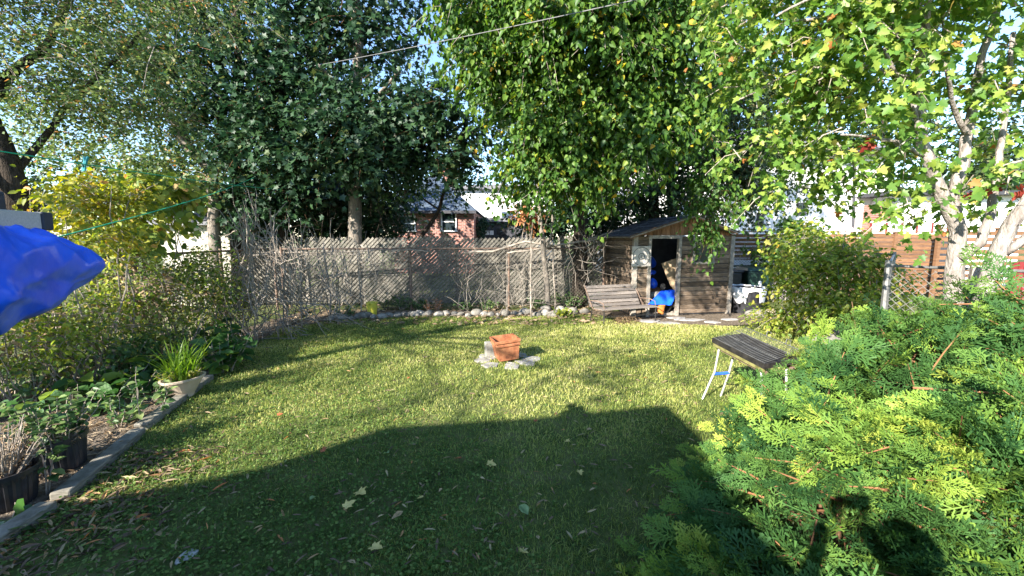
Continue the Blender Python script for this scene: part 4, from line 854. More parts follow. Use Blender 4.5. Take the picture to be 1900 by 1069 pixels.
# ================================================================== PHOTOGRAPHER (behind the camera, only the shadow shows)
def person():
    o = thing('person', (.05, -.42, 0), 'person in dark clothes holding up a phone behind the camera', 'person')
    J = {'pel': (.05, -.42, .95), 'chest': (.05, -.42, 1.34), 'neck': (.05, -.36, 1.58), 'head': (.05, -.32, 1.70), 'crown': (.05, -.32, 1.86),
         'shL': (-.16, -.40, 1.50), 'elL': (-.30, -.24, 1.42), 'wrL': (-.10, -.09, 1.62), 'haL': (-.07, -.06, 1.72), 'shR': (.26, -.40, 1.50), 'elR': (.40, -.24, 1.42), 'wrR': (.14, -.09, 1.62), 'haR': (.10, -.06, 1.72),
         'hpL': (-.05, -.42, .9), 'knL': (-.06, -.40, .5), 'anL': (-.07, -.43, .08), 'toL': (-.09, -.25, .04), 'hpR': (.15, -.42, .9), 'knR': (.16, -.40, .5), 'anR': (.17, -.43, .08), 'toR': (.19, -.25, .04)}
    Rr = {'pel': .16, 'chest': .17, 'neck': .065, 'head': .095, 'crown': .06, 'shL': .08, 'elL': .05, 'wrL': .032, 'haL': .035, 'shR': .08, 'elR': .05, 'wrR': .032, 'haR': .035, 'hpL': .10, 'knL': .065, 'anL': .045, 'toL': .035, 'hpR': .10, 'knR': .065, 'anR': .045, 'toR': .035}
    E = [('pel', 'chest'), ('chest', 'neck'), ('neck', 'head'), ('head', 'crown'), ('chest', 'shL'), ('shL', 'elL'), ('elL', 'wrL'), ('wrL', 'haL'), ('chest', 'shR'), ('shR', 'elR'), ('elR', 'wrR'), ('wrR', 'haR'), ('pel', 'hpL'), ('hpL', 'knL'), ('knL', 'anL'), ('anL', 'toL'), ('pel', 'hpR'), ('hpR', 'knR'), ('knR', 'anR'), ('anR', 'toR')]
    ks = list(J); me = bpy.data.meshes.new('body'); me.from_pydata([Vector(J[k]) - Vector((.05, -.42, 0)) for k in ks], [(ks.index(a), ks.index(b)) for a, b in E], [])
    ob = bpy.data.objects.new('body', me); place(ob, o, (.05, -.42, 0)); md = ob.modifiers.new('skin', 'SKIN')
    sk = me.skin_vertices[0].data if me.skin_vertices else None
    if sk is None:
        bpy.context.view_layer.objects.active = ob; ob.select_set(True); bpy.ops.mesh.customdata_skin_add(); sk = me.skin_vertices[0].data
    for i, k in enumerate(ks): sk[i].radius = (Rr[k], Rr[k] * (.72 if k in ('pel', 'chest') else 1)); sk[i].use_root = (k == 'pel')
    ob.modifiers.new('sub', 'SUBSURF').render_levels = 2; me.materials.append(MATS['cloth_dark'])
    blob('hair', 'hair', (.05, -.34, 1.81), (.095, .105, .095), o, 1, 3, .03)
    for sx in (-1, 1):
        for f in range(4):
            b = Vector((.05 + sx * (.085 + .0), -.05, 1.765 + f * .018)); MB().tube([b + Vector((-sx * .03, -.005, -.03)), b + Vector((-sx * .005, .0, 0)), b + Vector((-sx * -.012, .0, .012))], [.009, .008, .006], 6).build('finger', 'skin', o)
        MB().tube([(.05 + sx * .06, -.06, 1.73), (.05 + sx * .05, -.075, 1.76), (.05 + sx * .04, -.07, 1.775)], [.011, .010, .008], 6).build('thumb', 'skin', o)
person()
tag(MB().box((.06, -.045, 1.80), (.155, .009, .076)).build('phone', 'black_metal', bevel=.004), 'black phone held sideways by the person behind the camera', 'phone')
# ================================================================== TREES
# old leaning tree far left
b_ = G(118, 700); b_.z = 0
tree('old_tree', 'old dark leaning tree with fine grey green leaves at upper left', 'tree', b_,
     [([b_, V(62, 470, b_.y), V(18, 330, b_.y - .1), V(-40, 180, b_.y), V(-60, -60, b_.y + .4)], .17, .10),
      ([V(18, 330, b_.y - .1), V(120, 200, b_.y + .6), V(260, 60, b_.y + 1.2)], .045, .02), ([V(-30, 200, b_.y), V(90, 80, b_.y + 1), V(160, -60, b_.y + 1.6)], .07, .03), ([V(-45, 150, b_.y), V(-20, 440, b_.y - .5)], .06, .03)], 'bark_dark',
     [B(60, 70, 5.6, 150, 110, 1.0, 260), B(210, 90, 6.2, 130, 100, .9, 250), B(330, 0, 6.6, 110, 60, .9, 90), B(100, 190, 5.6, 110, 50, .7, 110), B(250, 200, 6.4, 90, 50, .6, 90), B(-60, -20, 5.2, 150, 150, 1.2, 180), B(150, -90, 6, 260, 90, 1.2, 160)],
     DIAM, 'leaf_fine', 24, .5, .35, .05, twig='twig', twfrac=.3, spread=.7, flat=.6, stem=.05)
# second small old tree: leaning log behind the fence
b_ = Vector((V(395, 440, 10.6).x, 10.6, 0))
tree('leaning_tree', 'leaning brown trunk with thin crown behind the left fence corner', 'tree', b_,
     [([b_, V(392, 318, 10.6), V(340, 262, 10.5), V(300, 180, 10.4), V(270, 60, 10.4)], .15, .07), ([V(340, 262, 10.5), V(380, 150, 10.8)], .06, .03)], 'bark_grey',
     [B(300, 200, 10.6, 90, 70, .9, 170), B(260, 90, 10.8, 120, 80, 1, 200), B(200, 300, 10.4, 110, 50, .9, 200), B(330, 330, 10.6, 80, 40, .8, 110)], DIAM, 'leaf_fine', 24, .7, .35, .085, twig='twig', twfrac=.2)
# dark maples
def maple_dark(label, px, Y, r, limbs, blobs, n):
    b = Vector((V(px, 440, Y).x, Y, 0)); lm = [([b, V(px + 2, 330, Y), V(px + 6, 160, Y), V(px + 4, -80, Y)], r, r * .6)]
    for (x0, y0, x1, y1, dy) in limbs: lm.append(([V(x0, y0, Y), V((x0 + x1) / 2, (y0 + y1) / 2 - 15, Y + dy * .5), V(x1, y1, Y + dy)], r * .4, r * .15))
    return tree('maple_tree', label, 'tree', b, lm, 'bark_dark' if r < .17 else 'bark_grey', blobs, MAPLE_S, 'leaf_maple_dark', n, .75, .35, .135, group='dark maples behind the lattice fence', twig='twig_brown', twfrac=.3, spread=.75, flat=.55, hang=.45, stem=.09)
maple_dark('tall dark maple rising behind the dry brush on the left', 432, 11.0, .13, [(434, 300, 350, 130, -.6), (436, 220, 520, 80, -.6), (434, 340, 520, 250, -.9)],
     [B(400, 50, 11.0, 110, 80, 1.0, 190), B(350, 150, 10.6, 90, 60, .8, 130), B(440, 190, 10.8, 90, 80, .9, 170), B(470, 300, 10.4, 80, 50, .7, 130), B(400, -60, 11, 160, 80, 1.2, 160), B(440, 380, 10.7, 50, 30, .5, 60)], 11)
maple_dark('dark maple in the middle of the shaded group', 520, 11.6, .12, [(522, 250, 450, 140, -1), (524, 200, 600, 60, -.8)],
     [B(530, 90, 11.2, 90, 80, 1.0, 180), B(560, 210, 10.7, 90, 70, .8, 200), B(600, 290, 10.4, 70, 40, .7, 130), B(540, -30, 11.2, 140, 80, 1.2, 150), B(500, 375, 11.2, 70, 36, .6, 120), B(580, 360, 12.1, 60, 36, .6, 110)], 11)
maple_dark('thick trunked grey maple left of the brick house', 655, 11.3, .19, [(657, 260, 740, 130, -.8), (657, 220, 590, 120, -1), (655, 320, 760, 250, -1.0), (656, 300, 820, 300, -.6)],
     [B(670, 60, 11.0, 100, 70, 1.0, 190), B(720, 180, 10.6, 90, 70, .8, 190), B(650, 230, 10.3, 90, 60, .7, 170), B(780, 250, 10.3, 80, 50, .7, 150), B(700, 290, 10.2, 60, 30, .6, 90), B(700, -50, 11, 150, 80, 1.2, 170), B(850, 200, 10.6, 60, 70, .7, 120), B(840, 300, 10.6, 40, 30, .5, 50), B(610, 350, 12.3, 50, 36, .5, 90), B(705, 350, 12.3, 40, 36, .5, 90)], 11)
b_ = Vector((V(800, 440, 11.8).x, 11.8, 0))
tree('young_tree', 'thin dark forked tree in front of the brick house', 'tree', b_, [([V(772, 452, 11.8) * 1, V(812, 395, 11.8), V(828, 345, 11.8), V(840, 300, 11.8)], .06, .03), ([V(828, 345, 11.8), V(850, 320, 11.8), V(880, 300, 12)], .03, .015), ([V(815, 390, 11.8), V(770, 360, 11.6), V(720, 345, 11.4)], .03, .012)], 'bark_dark',
     [B(860, 300, 12, 70, 28, .5, 55), B(930, 335, 13, 60, 26, .6, 45), B(740, 350, 11.5, 60, 14, .5, 40)], DIAM, 'leaf_plant', 12, .5, .3, .10, twig='twig_brown', twfrac=.5)
# centre drooping heart leaved tree
YT = 10.9; b_ = Vector((V(1075, 440, YT).x, YT, 0))
tree('weeping_tree', 'large bright green tree with drooping heart shaped leaves above the shed', 'tree', b_,
     [([b_, V(1075, 300, YT), V(1070, 150, YT - .6), V(1060, -60, YT - 1)], .2, .12), ([V(1073, 330, YT), V(1150, 230, YT - 1), V(1260, 120, YT - 2)], .1, .04), ([V(1073, 280, YT), V(980, 180, YT - 1.2), V(900, 60, YT - 2)], .09, .03), ([V(1072, 240, YT), V(1110, 100, YT - 2), V(1150, -20, YT - 3)], .09, .03), ([V(1075, 340, YT), V(1000, 300, YT - 1), V(960, 330, YT - 1.6)], .05, .02), ([V(1060, -60, YT - 1), Vector((-.2, 6.5, 6.2)), Vector((-.6, 3.2, 5.5)), Vector((-2.2, 3.9, 5.7))], .11, .03), ([V(1110, 400, YT), V(1150, 340, YT - .3), V(1200, 300, YT - .6)], .08, .03)], 'bark_dark',
     [B(900, 40, 8.2, 90, 70, .9, 300), B(1010, 40, 7.8, 110, 80, .9, 360), B(1130, 40, 7.6, 110, 80, 1.0, 380), B(1250, 50, 7.8, 90, 90, 1.0, 260), B(935, 150, 8.6, 50, 50, .6, 130), B(1010, 200, 8.2, 70, 50, .6, 200), B(1100, 200, 8.0, 80, 60, .7, 240),
      B(1180, 170, 7.8, 70, 60, .6, 200), B(985, 290, 8.2, 50, 36, .4, 130), B(1050, 320, 8.0, 40, 34, .4, 110), B(1098, 320, 8.2, 34, 40, .4, 100), B(1185, 250, 7.8, 55, 40, .5, 160), B(1250, 180, 8.2, 60, 60, .6, 150), B(1150, 290, 8.6, 40, 30, .4, 60), B(1040, -70, 8, 260, 80, 1.4, 330), ((-.5, 3.3, 5.4), (1.5, .9, .45), 70), ((-2.3, 4.3, 5.6), (1.2, .8, .4), 40)],  # closing clumps are unseen overhead leaves added to dapple the shed
     HEART, 'leaf_heart', 15, .6, .55, .10, twig='twig', twfrac=.4, spread=.6, hang=.8, up=.4, flat=.6, stem=.06, clump=.12)
# dark small leaved tree behind the shed, right
YT = 12.2; b_ = Vector((V(1215, 440, YT).x, YT, 0))
tree('elm_tree', 'dark fine leaved tree behind the shed with branches hanging over its roof', 'tree', b_,
     [([b_, V(1212, 330, YT), V(1230, 200, YT), V(1250, 440, YT)], .16, .1), ([V(1212, 350, YT), V(1290, 300, YT - .6), V(1380, 270, YT - 1)], .06, .02), ([V(1215, 300, YT), V(1310, 200, YT - 1), V(1400, 150, YT - 1.5)], .07, .02), ([V(1212, 390, YT), V(1170, 350, YT), V(1130, 340, YT)], .06, .02)], 'bark_dark',
     [B(1300, 290, 11.4, 110, 50, .8, 230), B(1330, 350, 11.2, 60, 40, .7, 120), B(1250, 350, 11.8, 80, 45, .7, 170), B(1300, 190, 11.2, 110, 80, .9, 260), B(1390, 120, 11, 110, 90, 1.0, 220), B(1400, 250, 11, 70, 60, .8, 190), B(1400, 340, 11.2, 50, 40, .6, 90), B(1150, 370, 12, 60, 50, .7, 120), B(1350, 10, 11, 140, 80, 1, 200), B(1440, 320, 12, 60, 50, .6, 70)],
     DIAM, 'leaf_far', 20, .7, .5, .095, twig='twig_brown', twfrac=.3, hang=.6)
# leafy branch hanging over the shed gable (in front of the window)
P_, T_, N_, S_, R_, tw = sprays([B(1315, 400, 8.2, 24, 26, .25, 38), B(1308, 445, 8.25, 14, 26, .15, 26), B(1330, 350, 8.2, 36, 40, .3, 60)], 12, .35, .8, .085, spread=.6, hang=1.0, up=.3, flat=.5, stem=.03)
hb = thing('hanging_branch', V(1315, 300, 8.2), 'leafy green branch hanging down across the shed window', 'branch'); scatter('foliage', HEART, P_, T_, N_, S_ * .9, R_ * .85, 'leaf_heart', hb); twig_mesh(tw, .8, 'twigs', 'twig_brown', hb, .005, .8)
MB().tube([V(1340, 260, 8.6), V(1325, 330, 8.3), V(1312, 400, 8.25), V(1306, 460, 8.2)], [.014, .010, .007, .003], 6).build('stem', 'twig_brown', hb)
# small pollard trunk with ropes in the back bed
pb = G(1016, 576); pb.z = 0
pt = tree('sapling', 'slender pale trunk standing in the bed before the lattice fence', 'tree', pb, [([pb, V(1014, 520, pb.y), V(1008, 460, pb.y), V(1002, 405, pb.y), V(996, 340, pb.y + .1)], .075, .045), ([V(1008, 470, pb.y), V(1022, 440, pb.y), V(1024, 380, pb.y)], .03, .02)], 'bark_grey',
     [B(1000, 360, 8.9, 40, 20, .4, 40)], HEART, 'leaf_heart', 10, .4, .7, .09, hang=.9)
for k, (px, py, px2, py2, r) in enumerate(((986, 590, 984, 420, .022), (942, 588, 940, 470, .012), (1030, 575, 1026, 440, .02), (613, 590, 600, 448, .022), (560, 610, 556, 480, .016), (525, 622, 528, 470, .016), (672, 588, 663, 470, .014))):
    a = G(px, py); b = V(px2, py2, a.y + .05); tag(MB().tube(wob(a, b, 7, .012, 300 + k), [r] * 6 + [r * .7, r * .5], 6).build('bare_stem', 'twig', smooth=True), ['tall bare stem by the sapling among the edging stones', 'thin bare stem left of the sapling', 'second bare stem right of the sapling', 'thickest bare stem in the brush near the bed corner', 'pale bare stem in the middle of the dry brush', 'leftmost bare stem of the dry brush', 'thin stake beside the yellow bucket'][k], 'stem')
# twisted dead vine along the rail
for k, (pts, r) in enumerate((([(860, 470), (930, 462), (975, 448), (1030, 456), (1090, 448), (1140, 436), (1185, 430)], .03), ([(940, 470), (1000, 462), (1060, 452), (1110, 440), (1150, 428)], .02), ([(1060, 452), (1085, 470), (1100, 458), (1125, 450)], .014), ([(470, 474), (560, 468), (640, 468), (720, 464), (800, 468)], .024), ([(480, 468), (580, 474), (680, 470)], .016))):
    Yv = YC - .12; q = []
    P0 = [V(x, y, Yv + (x - 800) * .0006) for x, y in pts]
    for j in range(len(P0) - 1): q += wob(P0[j], P0[j + 1], 4, .03, 400 + k * 9 + j)[(0 if j == 0 else 1):]
    tag(MB().tube(q, [r * (1 - .5 * i / len(q)) for i in range(len(q))], 6).build('dead_vine', 'twig', smooth=True), ['thick dead vine twisted along the rail toward the shed roof', 'second dead vine beside the thick one near the shed', 'thin looped vine hanging left of the shed', 'dead vine lying on the rail above the dry brush', 'short dead vine under the rail at the left'][k], 'vine')
# hanging rootlets and dry brush
def brush(name, label, boxes, n, r, mat, seed, curl=.12):
    rr = random.Random(seed); m = MB()
    for (x0, x1, y0, y1, Y, k) in boxes:
        for i in range(k):
            px = rr.uniform(x0, x1); a = V(px, rr.uniform(y0, y1), Y + rr.uniform(-.3, .3)); ang = rr.uniform(0, 2 * PI) if rr.random() < .5 else rr.gauss(PI / 2, .3); ln = rr.uniform(.25, .95)
            b = a + Vector((math.cos(ang) * ln, rr.uniform(-.2, .2), math.sin(ang) * ln)); b.z = max(b.z, .02); a.z = max(a.z, .02)
            rad = r * rr.uniform(.5, 1.4); m.tube(wob(a, b, 5, curl * .55, seed * 999 + i), [rad, rad, rad * .9, rad * .8, rad * .6, rad * .4], 4, False)
    return tag(m.build(name, mat, smooth=True), label, 'brush', kind='stuff')
brush('dry_brush', 'tangled mass of pale bare twigs in the back left corner', [(440, 560, 470, 640, 7.4, 190), (520, 640, 480, 600, 8.1, 120), (430, 520, 420, 480, 8.0, 50), (420, 480, 560, 660, 7.0, 70), (600, 700, 480, 590, 8.8, 40)], 0, .009, 'twig', 5)
brush('vine_rootlets', 'thin dry vines hanging on the lattice fence before the sapling', [(930, 990, 480, 580, 8.9, 60), (1070, 1120, 450, 500, 9.0, 25), (1040, 1110, 500, 560, 9.1, 12), (850, 930, 520, 585, 8.9, 25)], 0, .0042, 'twig', 6)
brush('dark_twigs', 'dark dead twigs under the maple crowns behind the fence', [(600, 760, 300, 430, 11.0, 60), (480, 640, 280, 430, 11.0, 50)], 0, .006, 'bark_dark', 7)
def src(p, z): return p - SH * ((z - p.z) / math.tan(SUN_EL)) + Vector((0, 0, z - p.z))
shade = [(G(480, 690), 4.4, .8, .22, 14), (G(760, 665), 4.9, .9, .16, 13), (G(960, 600), 5.3, 1.0, .2, 14), (G(1060, 700), 5.2, .7, .14, 9), (G(1320, 640), 5.4, .7, .2, 10), (V(560, 500, YF), 5.2, .5, .5, 14), (V(800, 480, YF), 5.6, .4, .4, 10), (V(1010, 540, YF), 5.8, .4, .5, 11), (V(1240, 520, 9.1), 6.2, .5, .5, 12), (G(560, 655), 4.6, .8, .3, 14), (G(700, 625), 5.0, .9, .3, 16), (G(850, 612), 5.2, .9, .28, 15), (G(620, 700), 4.8, .5, .22, 9), (G(1010, 622), 5.4, .8, .26, 12), (G(1140, 648), 5.2, .8, .26, 13), (G(1250, 675), 5.0, .6, .22, 9), (G(830, 735), 4.9, .45, .18, 8), (G(1150, 720), 5.0, .4, .16, 6), (V(640, 520, YF), 5.2, .7, .4, 16), (V(735, 500, YF), 5.4, .4, .5, 12), (V(860, 540, YF), 5.5, .6, .4, 14), (V(925, 480, YF), 5.8, .3, .5, 9), (V(1085, 520, YF), 6.0, .5, .5, 16), (V(1150, 500, 9.2), 6.2, .4, .5, 12), (V(1300, 470, 9.2), 6.2, .6, .5, 15)]  # spots to dapple; unseen leaf clumps are placed sunward of each
bl_ = []; lm_ = [([Vector((-8.2, .2, 0)), Vector((-8.0, .3, 2.4)), Vector((-7.6, .4, 4.6)), Vector((-7.0, .6, 7.0))], .17, .06)]
for (p, z, rx, rz_, n) in shade:
    c = src(p, z); bl_.append((tuple(c), (rx, rx * .5, rz_), n)); st = Vector((-7.7, .35, min(z - .5, 4.6))); lm_.append(([st, st.lerp(c, .5) + Vector((0, 0, .2)), c], .03, .012))
tree('tall_tree', 'tall tree outside the left edge whose branches dapple the lawn and fence', 'tree', (-8.2, .2, 0), lm_, 'bark_grey', bl_, OVATE, 'leaf_fine', 13, .5, .35, .085, twig='twig', twfrac=.6)
# ================================================================== SHRUBS
def shrub(name, label, base, blobs, leaf, lmat, n, L, droop, size, stems=8, twig='twig', twfrac=.25, group=None, r=.012, **kw):
    o = thing(name, base, label, 'shrub', group); m = MB()
    for i in range(stems):
        c, rr_, _ = blobs[i % len(blobs)]; tp = Vector(c) + Vector((random.uniform(-1, 1) * rr_[0], random.uniform(-1, 1) * rr_[1], random.uniform(-.4, .9) * rr_[2])); bs = Vector((base[0] + (c[0] - base[0]) * .8 + random.uniform(-.15, .15), base[1] + (c[1] - base[1]) * .8 + random.uniform(-.15, .15), 0))
        m.tube(wob(bs, tp, 5, .05, 500 + i), [r, r * .9, r * .8, r * .7, r * .5, r * .3], 5)
    m.build('stems', 'twig', o); P, T, Nn, S, R, tw = sprays(blobs, n, L, droop, size, **kw)
    k = P[:, 2] > .02; scatter('foliage', leaf, P[k], T[k], Nn[k], S[k], R[k], lmat, o)
    if twig: twig_mesh(tw, droop, 'twigs', twig, o, .004, twfrac)
    return o
shrub('yellow_shrub', 'bright yellow leaved shrub behind the tarp at left', (-4.7, 5.0, 0), [B(140, 385, 5.0, 50, 34, .4, 80), B(190, 360, 5.2, 40, 26, .3, 46), B(90, 350, 5.3, 30, 20, .3, 22), B(180, 440, 5.0, 50, 30, .3, 44)], OVATE, 'leaf_yellow', 10, .3, .3, .07, flat=.6, twfrac=.6)
shrub('climbing_vine', 'large leaved green vine hanging over the left chain link fence', (-4.9, 6.8, 0), [B(280, 365, 6.8, 60, 26, .4, 70), B(230, 410, 6.5, 40, 36, .4, 50), B(320, 345, 7.2, 34, 20, .3, 36), B(270, 440, 6.2, 50, 20, .35, 30)], ROUND, 'leaf_vine', 9, .35, .6, .105, hang=.8, twfrac=.6)
shrub('hedge_shrub', 'mixed green and tan shrub along the left fence above the bed', (-4.5, 5.6, 0), [B(235, 520, 5.7, 60, 50, .4, 105), B(325, 515, 6.4, 60, 40, .4, 130), B(400, 550, 6.9, 44, 50, .4, 130), B(370, 520, 7.3, 50, 40, .3, 110), B(210, 590, 5.1, 60, 30, .35, 70), B(310, 595, 5.9, 70, 34, .35, 80), B(400, 490, 7.1, 34, 24, .3, 30)], OVATE, 'leaf_vine', 11, .34, .35, .055, twfrac=.9, flat=.65, stems=40, r=.009)
shrub('dry_hedge', 'dry tan leaved growth tangled through the left hedge', (-4.5, 5.4, 0), [B(230, 540, 5.5, 80, 50, .4, 50), B(330, 550, 6.2, 70, 50, .4, 46), B(100, 620, 4.6, 80, 40, .4, 40)], OVATE, 'leaf_dry', 9, .3, .4, .05, twfrac=.9, stems=26, r=.008)
shrub('hedge_shrub', 'yellow green shrub at the left edge under the tarp', (-4.5, 4.0, 0), [B(20, 640, 4.2, 60, 46, .4, 66), B(90, 640, 4.4, 50, 34, .35, 50), B(-60, 560, 4.0, 60, 70, .4, 60), B(140, 560, 4.8, 40, 36, .35, 36)], OVATE, 'leaf_bush', 11, .3, .35, .052, flat=.65, twfrac=.9, stems=24, r=.008)
shrub('ground_shrub', 'low leafy growth along the rear board of the left bed', (-4.2, 4.9, 0), [B(160, 650, 4.9, 80, 20, .3, 60), B(260, 640, 5.4, 60, 20, .3, 50), B(60, 690, 4.4, 60, 20, .3, 40)], OVATE, 'leaf_plant', 11, .3, .3, .062)
sb = G(1560, 622); sb.z = 0
shrub('yellow_green_shrub', 'arching yellow green shrub between the shed and cedar', sb, [B(1520, 490, 7.4, 60, 50, .5, 150), B(1590, 470, 7.2, 46, 36, .4, 90), B(1500, 445, 7.6, 46, 22, .4, 40), B(1580, 545, 7.0, 55, 50, .5, 100), B(1480, 550, 7.4, 36, 45, .4, 60), B(1620, 520, 6.8, 36, 40, .4, 50), B(1545, 590, 7.2, 70, 26, .4, 60)], OVATE, 'leaf_bush', 12, .45, .6, .078, stems=18, flat=.6, twfrac=.5, r=.014)
shrub('ivy_shrub', 'dark ivy growth over the slat fence top right of the shed', (7.2, 12.2, 0), [B(1440, 470, 11.6, 40, 26, .4, 90), B(1470, 425, 12, 40, 20, .3, 60)], ROUND, 'leaf_heart', 9, .4, .6, .10)
shrub('grassy_clump', 'dry yellow undergrowth below the yellow green shrub', G(1450, 598), [B(1450, 585, 7.9, 50, 14, .3, 110), B(1520, 610, 7.3, 50, 14, .3, 90)], LANCE, 'leaf_bush', 10, .25, .4, .10)
for k, (x, Y, h) in enumerate(((1440, 11.4, 450),)):
    shrub('garden_conifer', 'small dark rounded conifer by the garage', (V(893, 440, 22.5).x, 22.5, 0), [B(893, 425, 22.5, 12, 22, .5, 90)], DIAM, 'leaf_maple_dark', 14, .3, .2, .12)
shrub('orange_shrub', 'dried orange brown shrub left of the sapling top', (V(970, 440, 11.5).x, 11.5, 0), [B(972, 405, 11.5, 20, 26, .35, 40)], OVATE, 'leaf_orange', 10, .3, .3, .10)
# ================================================================== BACKGROUND TREES
bgt = [(-140, 16, 330, 160, 160), (70, 19, 350, 120, 130), (240, 21, 360, 100, 110), (430, 17, 340, 160, 120), (560, 18, 320, 150, 130), (690, 18, 300, 130, 110), (1040, 22, 200, 120, 200), (1180, 20, 220, 120, 220), (1330, 26, 170, 110, 120), (1490, 28, 200, 90, 90), (1640, 27, 210, 80, 70), (1840, 22, 290, 130, 240)]
for k, (px, Y, py, rpx, n) in enumerate(bgt):
    b = Vector((V(px, 440, Y).x, Y, 0)); top = V(px, py, Y)
    if 3 <= k <= 5: bl = [B(px, py - 40, Y, 90, 120, 1.6, n), B(px + 30, py + 60, Y - .6, 90, 70, 1.4, n // 2)]
    else: bl = [B(px, py, Y, rpx * .62, rpx * .8, 1.8, n), B(px - rpx * .4, py + 40, Y, rpx * .4, rpx * .45, 1.3, n // 3), B(px + rpx * .4, py + 20, Y - .5, rpx * .45, rpx * .5, 1.4, n // 3)]
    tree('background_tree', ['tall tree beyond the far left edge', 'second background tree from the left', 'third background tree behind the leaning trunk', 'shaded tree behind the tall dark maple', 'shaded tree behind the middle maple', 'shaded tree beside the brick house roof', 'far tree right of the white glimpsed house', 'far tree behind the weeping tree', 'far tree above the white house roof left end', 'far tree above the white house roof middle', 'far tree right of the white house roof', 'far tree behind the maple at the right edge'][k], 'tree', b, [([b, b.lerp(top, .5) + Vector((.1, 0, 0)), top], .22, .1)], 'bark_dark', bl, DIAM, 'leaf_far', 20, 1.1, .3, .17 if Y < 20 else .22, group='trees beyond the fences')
# undergrowth mass between the maples
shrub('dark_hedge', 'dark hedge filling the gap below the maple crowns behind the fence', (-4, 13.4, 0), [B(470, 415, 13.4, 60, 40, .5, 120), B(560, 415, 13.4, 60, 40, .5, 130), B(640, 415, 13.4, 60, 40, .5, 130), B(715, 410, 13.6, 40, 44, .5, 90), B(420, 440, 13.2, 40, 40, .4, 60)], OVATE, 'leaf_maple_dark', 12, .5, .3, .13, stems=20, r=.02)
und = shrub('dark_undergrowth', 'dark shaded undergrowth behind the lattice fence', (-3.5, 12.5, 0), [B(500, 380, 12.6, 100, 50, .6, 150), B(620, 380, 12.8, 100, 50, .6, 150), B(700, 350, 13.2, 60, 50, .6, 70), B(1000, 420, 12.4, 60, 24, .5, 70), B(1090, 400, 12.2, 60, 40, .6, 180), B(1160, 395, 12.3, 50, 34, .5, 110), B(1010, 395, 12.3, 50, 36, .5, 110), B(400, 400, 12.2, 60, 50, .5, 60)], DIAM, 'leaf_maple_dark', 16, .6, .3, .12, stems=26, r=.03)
# ================================================================== RIGHT MAPLE (several pale trunks)
YM = 3.55; mb = V(1785, 560, YM); mb.z = 0
TR = [([mb, V(1770, 510, YM), V(1778, 430, YM), V(1742, 350, YM), V(1712, 270, YM), V(1704, 180, YM), V(1712, 90, YM - .1), V(1730, -40, YM - .2)], .072, .020),
      ([V(1778, 440, YM), V(1768, 360, YM + .05), V(1800, 230, YM + .1), V(1812, 150, YM + .1), V(1850, 20, YM + .1), V(1870, -60, YM + .1)], .050, .018),
      ([V(1782, 480, YM - .05), V(1820, 450, YM - .1), V(1838, 400, YM - .1), V(1850, 330, YM - .1), V(1860, 250, YM), V(1880, 60, YM)], .04, .016),
      ([V(1820, 560, YM - .3), V(1850, 470, YM - .3), V(1880, 410, YM - .35), V(1940, 330, YM - .4), V(2000, 200, YM - .4)], .060, .036),
      ([V(1862, 470, YM - .3), V(1920, 430, YM - .4), V(1990, 380, YM - .5)], .035, .02),
      ([V(1800, 260, YM + .1), V(1770, 200, YM), V(1755, 120, YM - .2)], .025, .012), ([V(1710, 240, YM), V(1690, 180, YM), V(1640, 90, YM - .1)], .025, .010), ([V(1712, 290, YM), V(1660, 262, YM - .1), V(1560, 250, YM - .2)], .018, .008), ([V(1704, 150, YM), V(1600, 120, YM), V(1480, 130, YM + .3), V(1360, 190, YM + .5)], .02, .007), ([V(1712, 90, YM), V(1600, 30, YM), V(1450, 40, YM + .3), V(1340, 130, YM + .6)], .02, .007), ([V(1720, 20, YM), V(1560, -30, YM - .1), V(1440, 30, YM)], .02, .008)]
tree('silver_maple', 'pale multi trunked maple with bright lobed leaves at the right', 'tree', mb, TR, 'bark_pale',
     [B(1690, 40, 3.6, 100, 60, .45, 75), B(1830, 40, 3.6, 90, 70, .45, 70), B(1570, 40, 3.6, 100, 60, .4, 85), B(1470, 70, 3.9, 90, 50, .35, 70), B(1390, 150, 4.1, 50, 34, .25, 34), B(1520, 150, 3.8, 70, 40, .3, 56), B(1620, 140, 3.6, 60, 40, .4, 46), B(1760, 150, 3.7, 60, 40, .3, 26), B(1870, 170, 3.6, 50, 50, .4, 30), B(1580, 225, 3.5, 60, 16, .2, 18), B(1730, -60, 3.5, 220, 60, .6, 120), B(1500, -40, 3.8, 140, 50, .5, 80), B(1350, 40, 4.1, 60, 50, .3, 40), B(1890, 300, 3.4, 30, 30, .3, 10), B(1670, 385, 3.5, 34, 14, .2, 7), B(1550, 310, 3.6, 50, 10, .2, 7), B(1650, 270, 3.6, 40, 16, .2, 9), B(1500, 270, 4.2, 40, 20, .2, 14), B(1815, 320, 3.4, 20, 30, .2, 6), B(1440, 230, 4.2, 40, 34, .25, 22), B(1470, 330, 4.3, 50, 34, .25, 20), B(1560, 270, 3.9, 40, 30, .2, 16), B(1420, 290, 4.4, 50, 40, .25, 26), B(1530, 330, 4.2, 46, 26, .2, 14), B(1700, 330, 3.9, 60, 50, .25, 22), B(1840, 300, 3.8, 60, 50, .25, 26), B(1740, 240, 3.8, 60, 40, .25, 22), B(1880, 400, 3.8, 30, 30, .2, 10), B(1650, 360, 3.9, 40, 30, .2, 12)],
     MAPLE, 'leaf_maple', 10, .32, .5, .060, twig='twig', twfrac=.35, spread=.8, flat=.5, hang=.7, up=.45, stem=.035)
rb_ = thing('red_maple_sprig', V(1870, 365, 3.25), 'sprig of red maple leaves at the right edge', 'branch')
